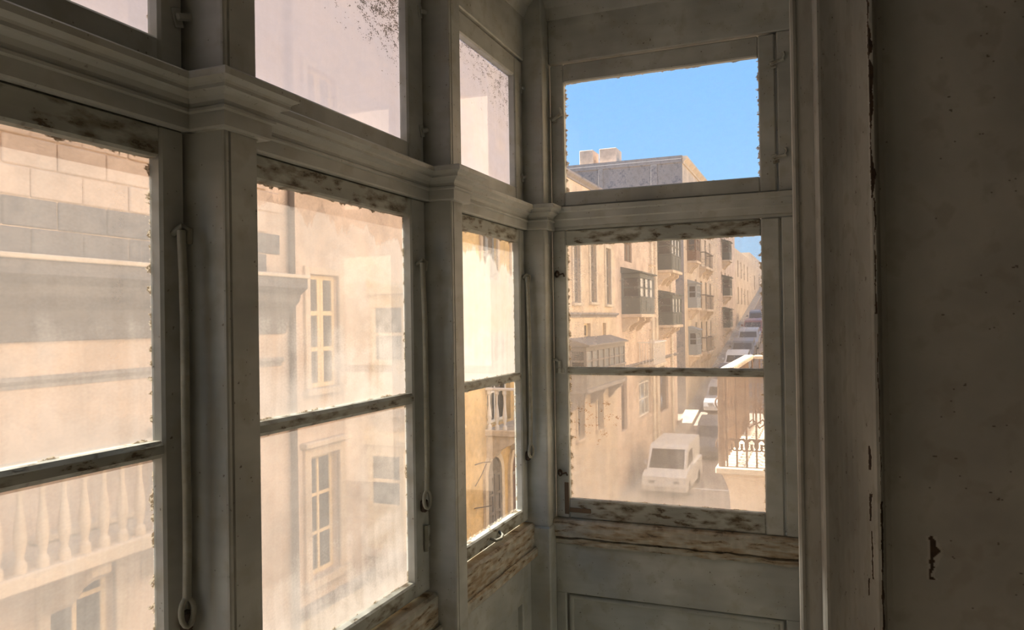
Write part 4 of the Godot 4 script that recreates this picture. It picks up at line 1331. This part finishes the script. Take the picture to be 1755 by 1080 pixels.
# ---------------------------------------------------------------- vehicles
# side view profile (z, y) pushed across the width; nose at +z
func vehicle(called: String, label: String, paint_: String, at: Vector3, tilt: float, van := false, wd := 1.72):
	var n := thing(called, label, "van" if van else "car", at, 0.0, "", "" if van else "cars parked up the street")
	n.rotation.x = tilt
	var low: PackedVector2Array
	var cab: PackedVector2Array
	if van:
		low = PackedVector2Array([Vector2(-2.2, 0.28), Vector2(2.15, 0.28), Vector2(2.25, 0.5), Vector2(2.2, 0.86), Vector2(1.75, 1.02), Vector2(-2.25, 1.05), Vector2(-2.25, 0.5)])
		cab = PackedVector2Array([Vector2(1.72, 1.0), Vector2(1.0, 1.86), Vector2(0.8, 1.95), Vector2(-2.1, 1.97), Vector2(-2.22, 1.8), Vector2(-2.25, 1.0)])
	else:
		low = PackedVector2Array([Vector2(-1.9, 0.25), Vector2(1.95, 0.25), Vector2(2.0, 0.5), Vector2(1.9, 0.72), Vector2(1.05, 0.88), Vector2(-1.85, 0.95), Vector2(-1.98, 0.7)])
		cab = PackedVector2Array([Vector2(1.05, 0.86), Vector2(0.35, 1.34), Vector2(0.1, 1.43), Vector2(-1.1, 1.44), Vector2(-1.45, 1.36), Vector2(-1.88, 0.92)])
	var tr := Transform3D(Basis(Vector3(0, 0, 1), Vector3(0, 1, 0), Vector3(-1, 0, 0)), Vector3.ZERO)
	var mb := MB.new()
	mb.ext(low, -wd / 2, wd / 2, tr)
	var body := build(mb, "body", M[paint_], n)
	mb = MB.new()
	mb.ext(cab, -wd / 2 + 0.1, wd / 2 - 0.1, tr)
	build(mb, "cabin", M[paint_], n)
	# windscreen and rear glass lie on the slopes of the cabin, side glass on its flanks
	for e in [[cab[0], cab[1]], [cab[cab.size() - 1], cab[cab.size() - 2]]]:
		var a: Vector2 = e[0]
		var b: Vector2 = e[1]
		var d := b - a
		var nn := Vector2(d.y, -d.x).normalized()
		if nn.x * a.x < 0: nn = -nn
		var p: Vector2 = a + d * 0.12 + nn * 0.006
		var q: Vector2 = a + d * 0.92 + nn * 0.006
		mb = MB.new()
		var k := Vector3(0, nn.y, nn.x)
		var x := wd / 2 - 0.17
		var A := Vector3(-x, p.y, p.x)
		var B := Vector3(x, p.y, p.x)
		var C := Vector3(x * 0.94, q.y, q.x)
		var D := Vector3(-x * 0.94, q.y, q.x)
		mb.face([A, B, C, D], k)
		for f in [[A, B], [B, C], [C, D], [D, A]]:
			mb.face([f[0], f[1], f[1] - k * 0.01, f[0] - k * 0.01], (f[1] - f[0]).cross(k).normalized())
		build(mb, "windscreen", M["dark_glass"], n)
	for s in [-1.0, 1.0]:
		var x: float = s * (wd / 2 - 0.1)
		mb = MB.new()
		var z0 := -1.35 if not van else -0.2
		var z1 := 0.6 if not van else 1.2
		var y0 := 0.95 if not van else 1.1
		var y1 := 1.32 if not van else 1.7
		var pts := [Vector3(x + s * 0.005, y0, z0), Vector3(x + s * 0.005, y0, z1), Vector3(x + s * 0.005, y1, z1 - 0.42), Vector3(x + s * 0.005, y1, z0 + 0.1)]
		mb.face(pts, Vector3(s, 0, 0))
		build(mb, "side_window", M["dark_glass"], n)
		for z in [-1.25, 1.3]:
			mb = MB.new()
			mb.lathe([Vector2(0, -0.1), Vector2(0.28, -0.1), Vector2(0.31, -0.06), Vector2(0.31, 0.06), Vector2(0.28, 0.1), Vector2(0, 0.1)], 16, Transform3D(Basis(Vector3(0, 0, 1), PI / 2), Vector3(s * (wd / 2 - 0.09), 0.31, z)))
			build(mb, "wheel", M["tyre"], n)
		mb = MB.new()
		mb.box(Vector3(s * (wd / 2 - 0.38) - 0.13, 0.58, low[2].x - 0.10), Vector3(s * (wd / 2 - 0.38) + 0.13, 0.72, low[2].x - 0.01), 0.02)
		build(mb, "headlamp", M["pale_glass"], body)
		mb = MB.new()
		mb.box(Vector3(s * (wd / 2 + 0.09) - 0.09, y0 + 0.02, z1 - 0.2), Vector3(s * (wd / 2 + 0.09) + 0.09, y0 + 0.18, z1 - 0.08), 0.03)
		build(mb, "side_mirror", M[paint_], body)

func vehicles():
	vehicle("delivery_van", "white van parked below the dark timber balconies, facing the camera", "car_white", Vector3(-5.85, STREET_Y, -32.6), 0.0, true, 1.75)
	var slope := atan(0.15)
	var cols := [["car_grey", -5.0, -39.6, "dark grey hatchback in front of the sunlit strip of road"], ["car_silver", -5.55, -47.8, "silver car parked just past the side lane"], ["car_blue", -5.55, -52.6, "dark blue car on the slope behind the silver one"], ["car_white", -5.55, -57.4, "small white car halfway up the slope"], ["car_grey", -5.55, -62.2, "grey car above the small white one"], ["car_silver", -5.55, -67.4, "silver car high on the slope"], ["car_red", -5.55, -72.4, "dull red car near the top of the parked row"], ["car_blue", -5.55, -78.0, "farthest dark car in the parked row"]]
	for c in cols:
		vehicle("parked_car", c[3], c[0], Vector3(c[1], ground(c[2]), c[2]), slope)

func _ready():
	# camera
	var cam := Camera3D.new()
	cam.name = "camera"
	add_child(cam)
	cam.position = Vector3(0, 1.6, 0)
	cam.rotation_order = EULER_ORDER_YXZ
	cam.rotation_degrees = Vector3(0.397, 21.967, -0.877)
	cam.fov = rad_to_deg(2.0 * atan(540.0 / 1305.3))
	cam.near = 0.02
	cam.far = 400.0
	cam.current = true
	# sky
	var we := WorldEnvironment.new()
	we.name = "environment"
	var env := Environment.new()
	var sky := Sky.new()
	var sm := ProceduralSkyMaterial.new()
	sm.sky_top_color = Color(0.48, 0.73, 1.0)
	sm.sky_horizon_color = Color(0.72, 0.89, 1.0)
	sm.sky_curve = 0.16
	sm.ground_bottom_color = Color(0.45, 0.40, 0.34)
	sm.ground_horizon_color = Color(0.60, 0.62, 0.62)
	sm.sun_angle_max = 12.0
	sm.sky_energy_multiplier = 1.0
	sky.sky_material = sm
	env.background_energy_multiplier = 0.82
	env.background_mode = Environment.BG_SKY
	env.sky = sky
	env.tonemap_mode = Environment.TONE_MAPPER_LINEAR
	env.tonemap_exposure = 1.38
	env.sdfgi_enabled = true
	env.ssao_enabled = true
	env.ssil_enabled = true
	we.environment = env
	add_child(we)
	# sun: high, across the street, over the roofs opposite
	var sun := DirectionalLight3D.new()
	sun.name = "sun"
	sun.light_color = Color(1.0, 0.96, 0.90)
	sun.light_energy = 4.2
	sun.light_angular_distance = 0.53
	sun.shadow_enabled = true
	sun.directional_shadow_max_distance = 160.0
	sun.look_at_from_position(Vector3(-0.60, 0.77, 0.01), Vector3.ZERO)
	add_child(sun)

	materials()
	mat("iron_pale", Color(0.50, 0.39, 0.30), 0.6)
	balcony()
	house()
	windows()
	street()
	far_side()
	near_side()
	vehicles()
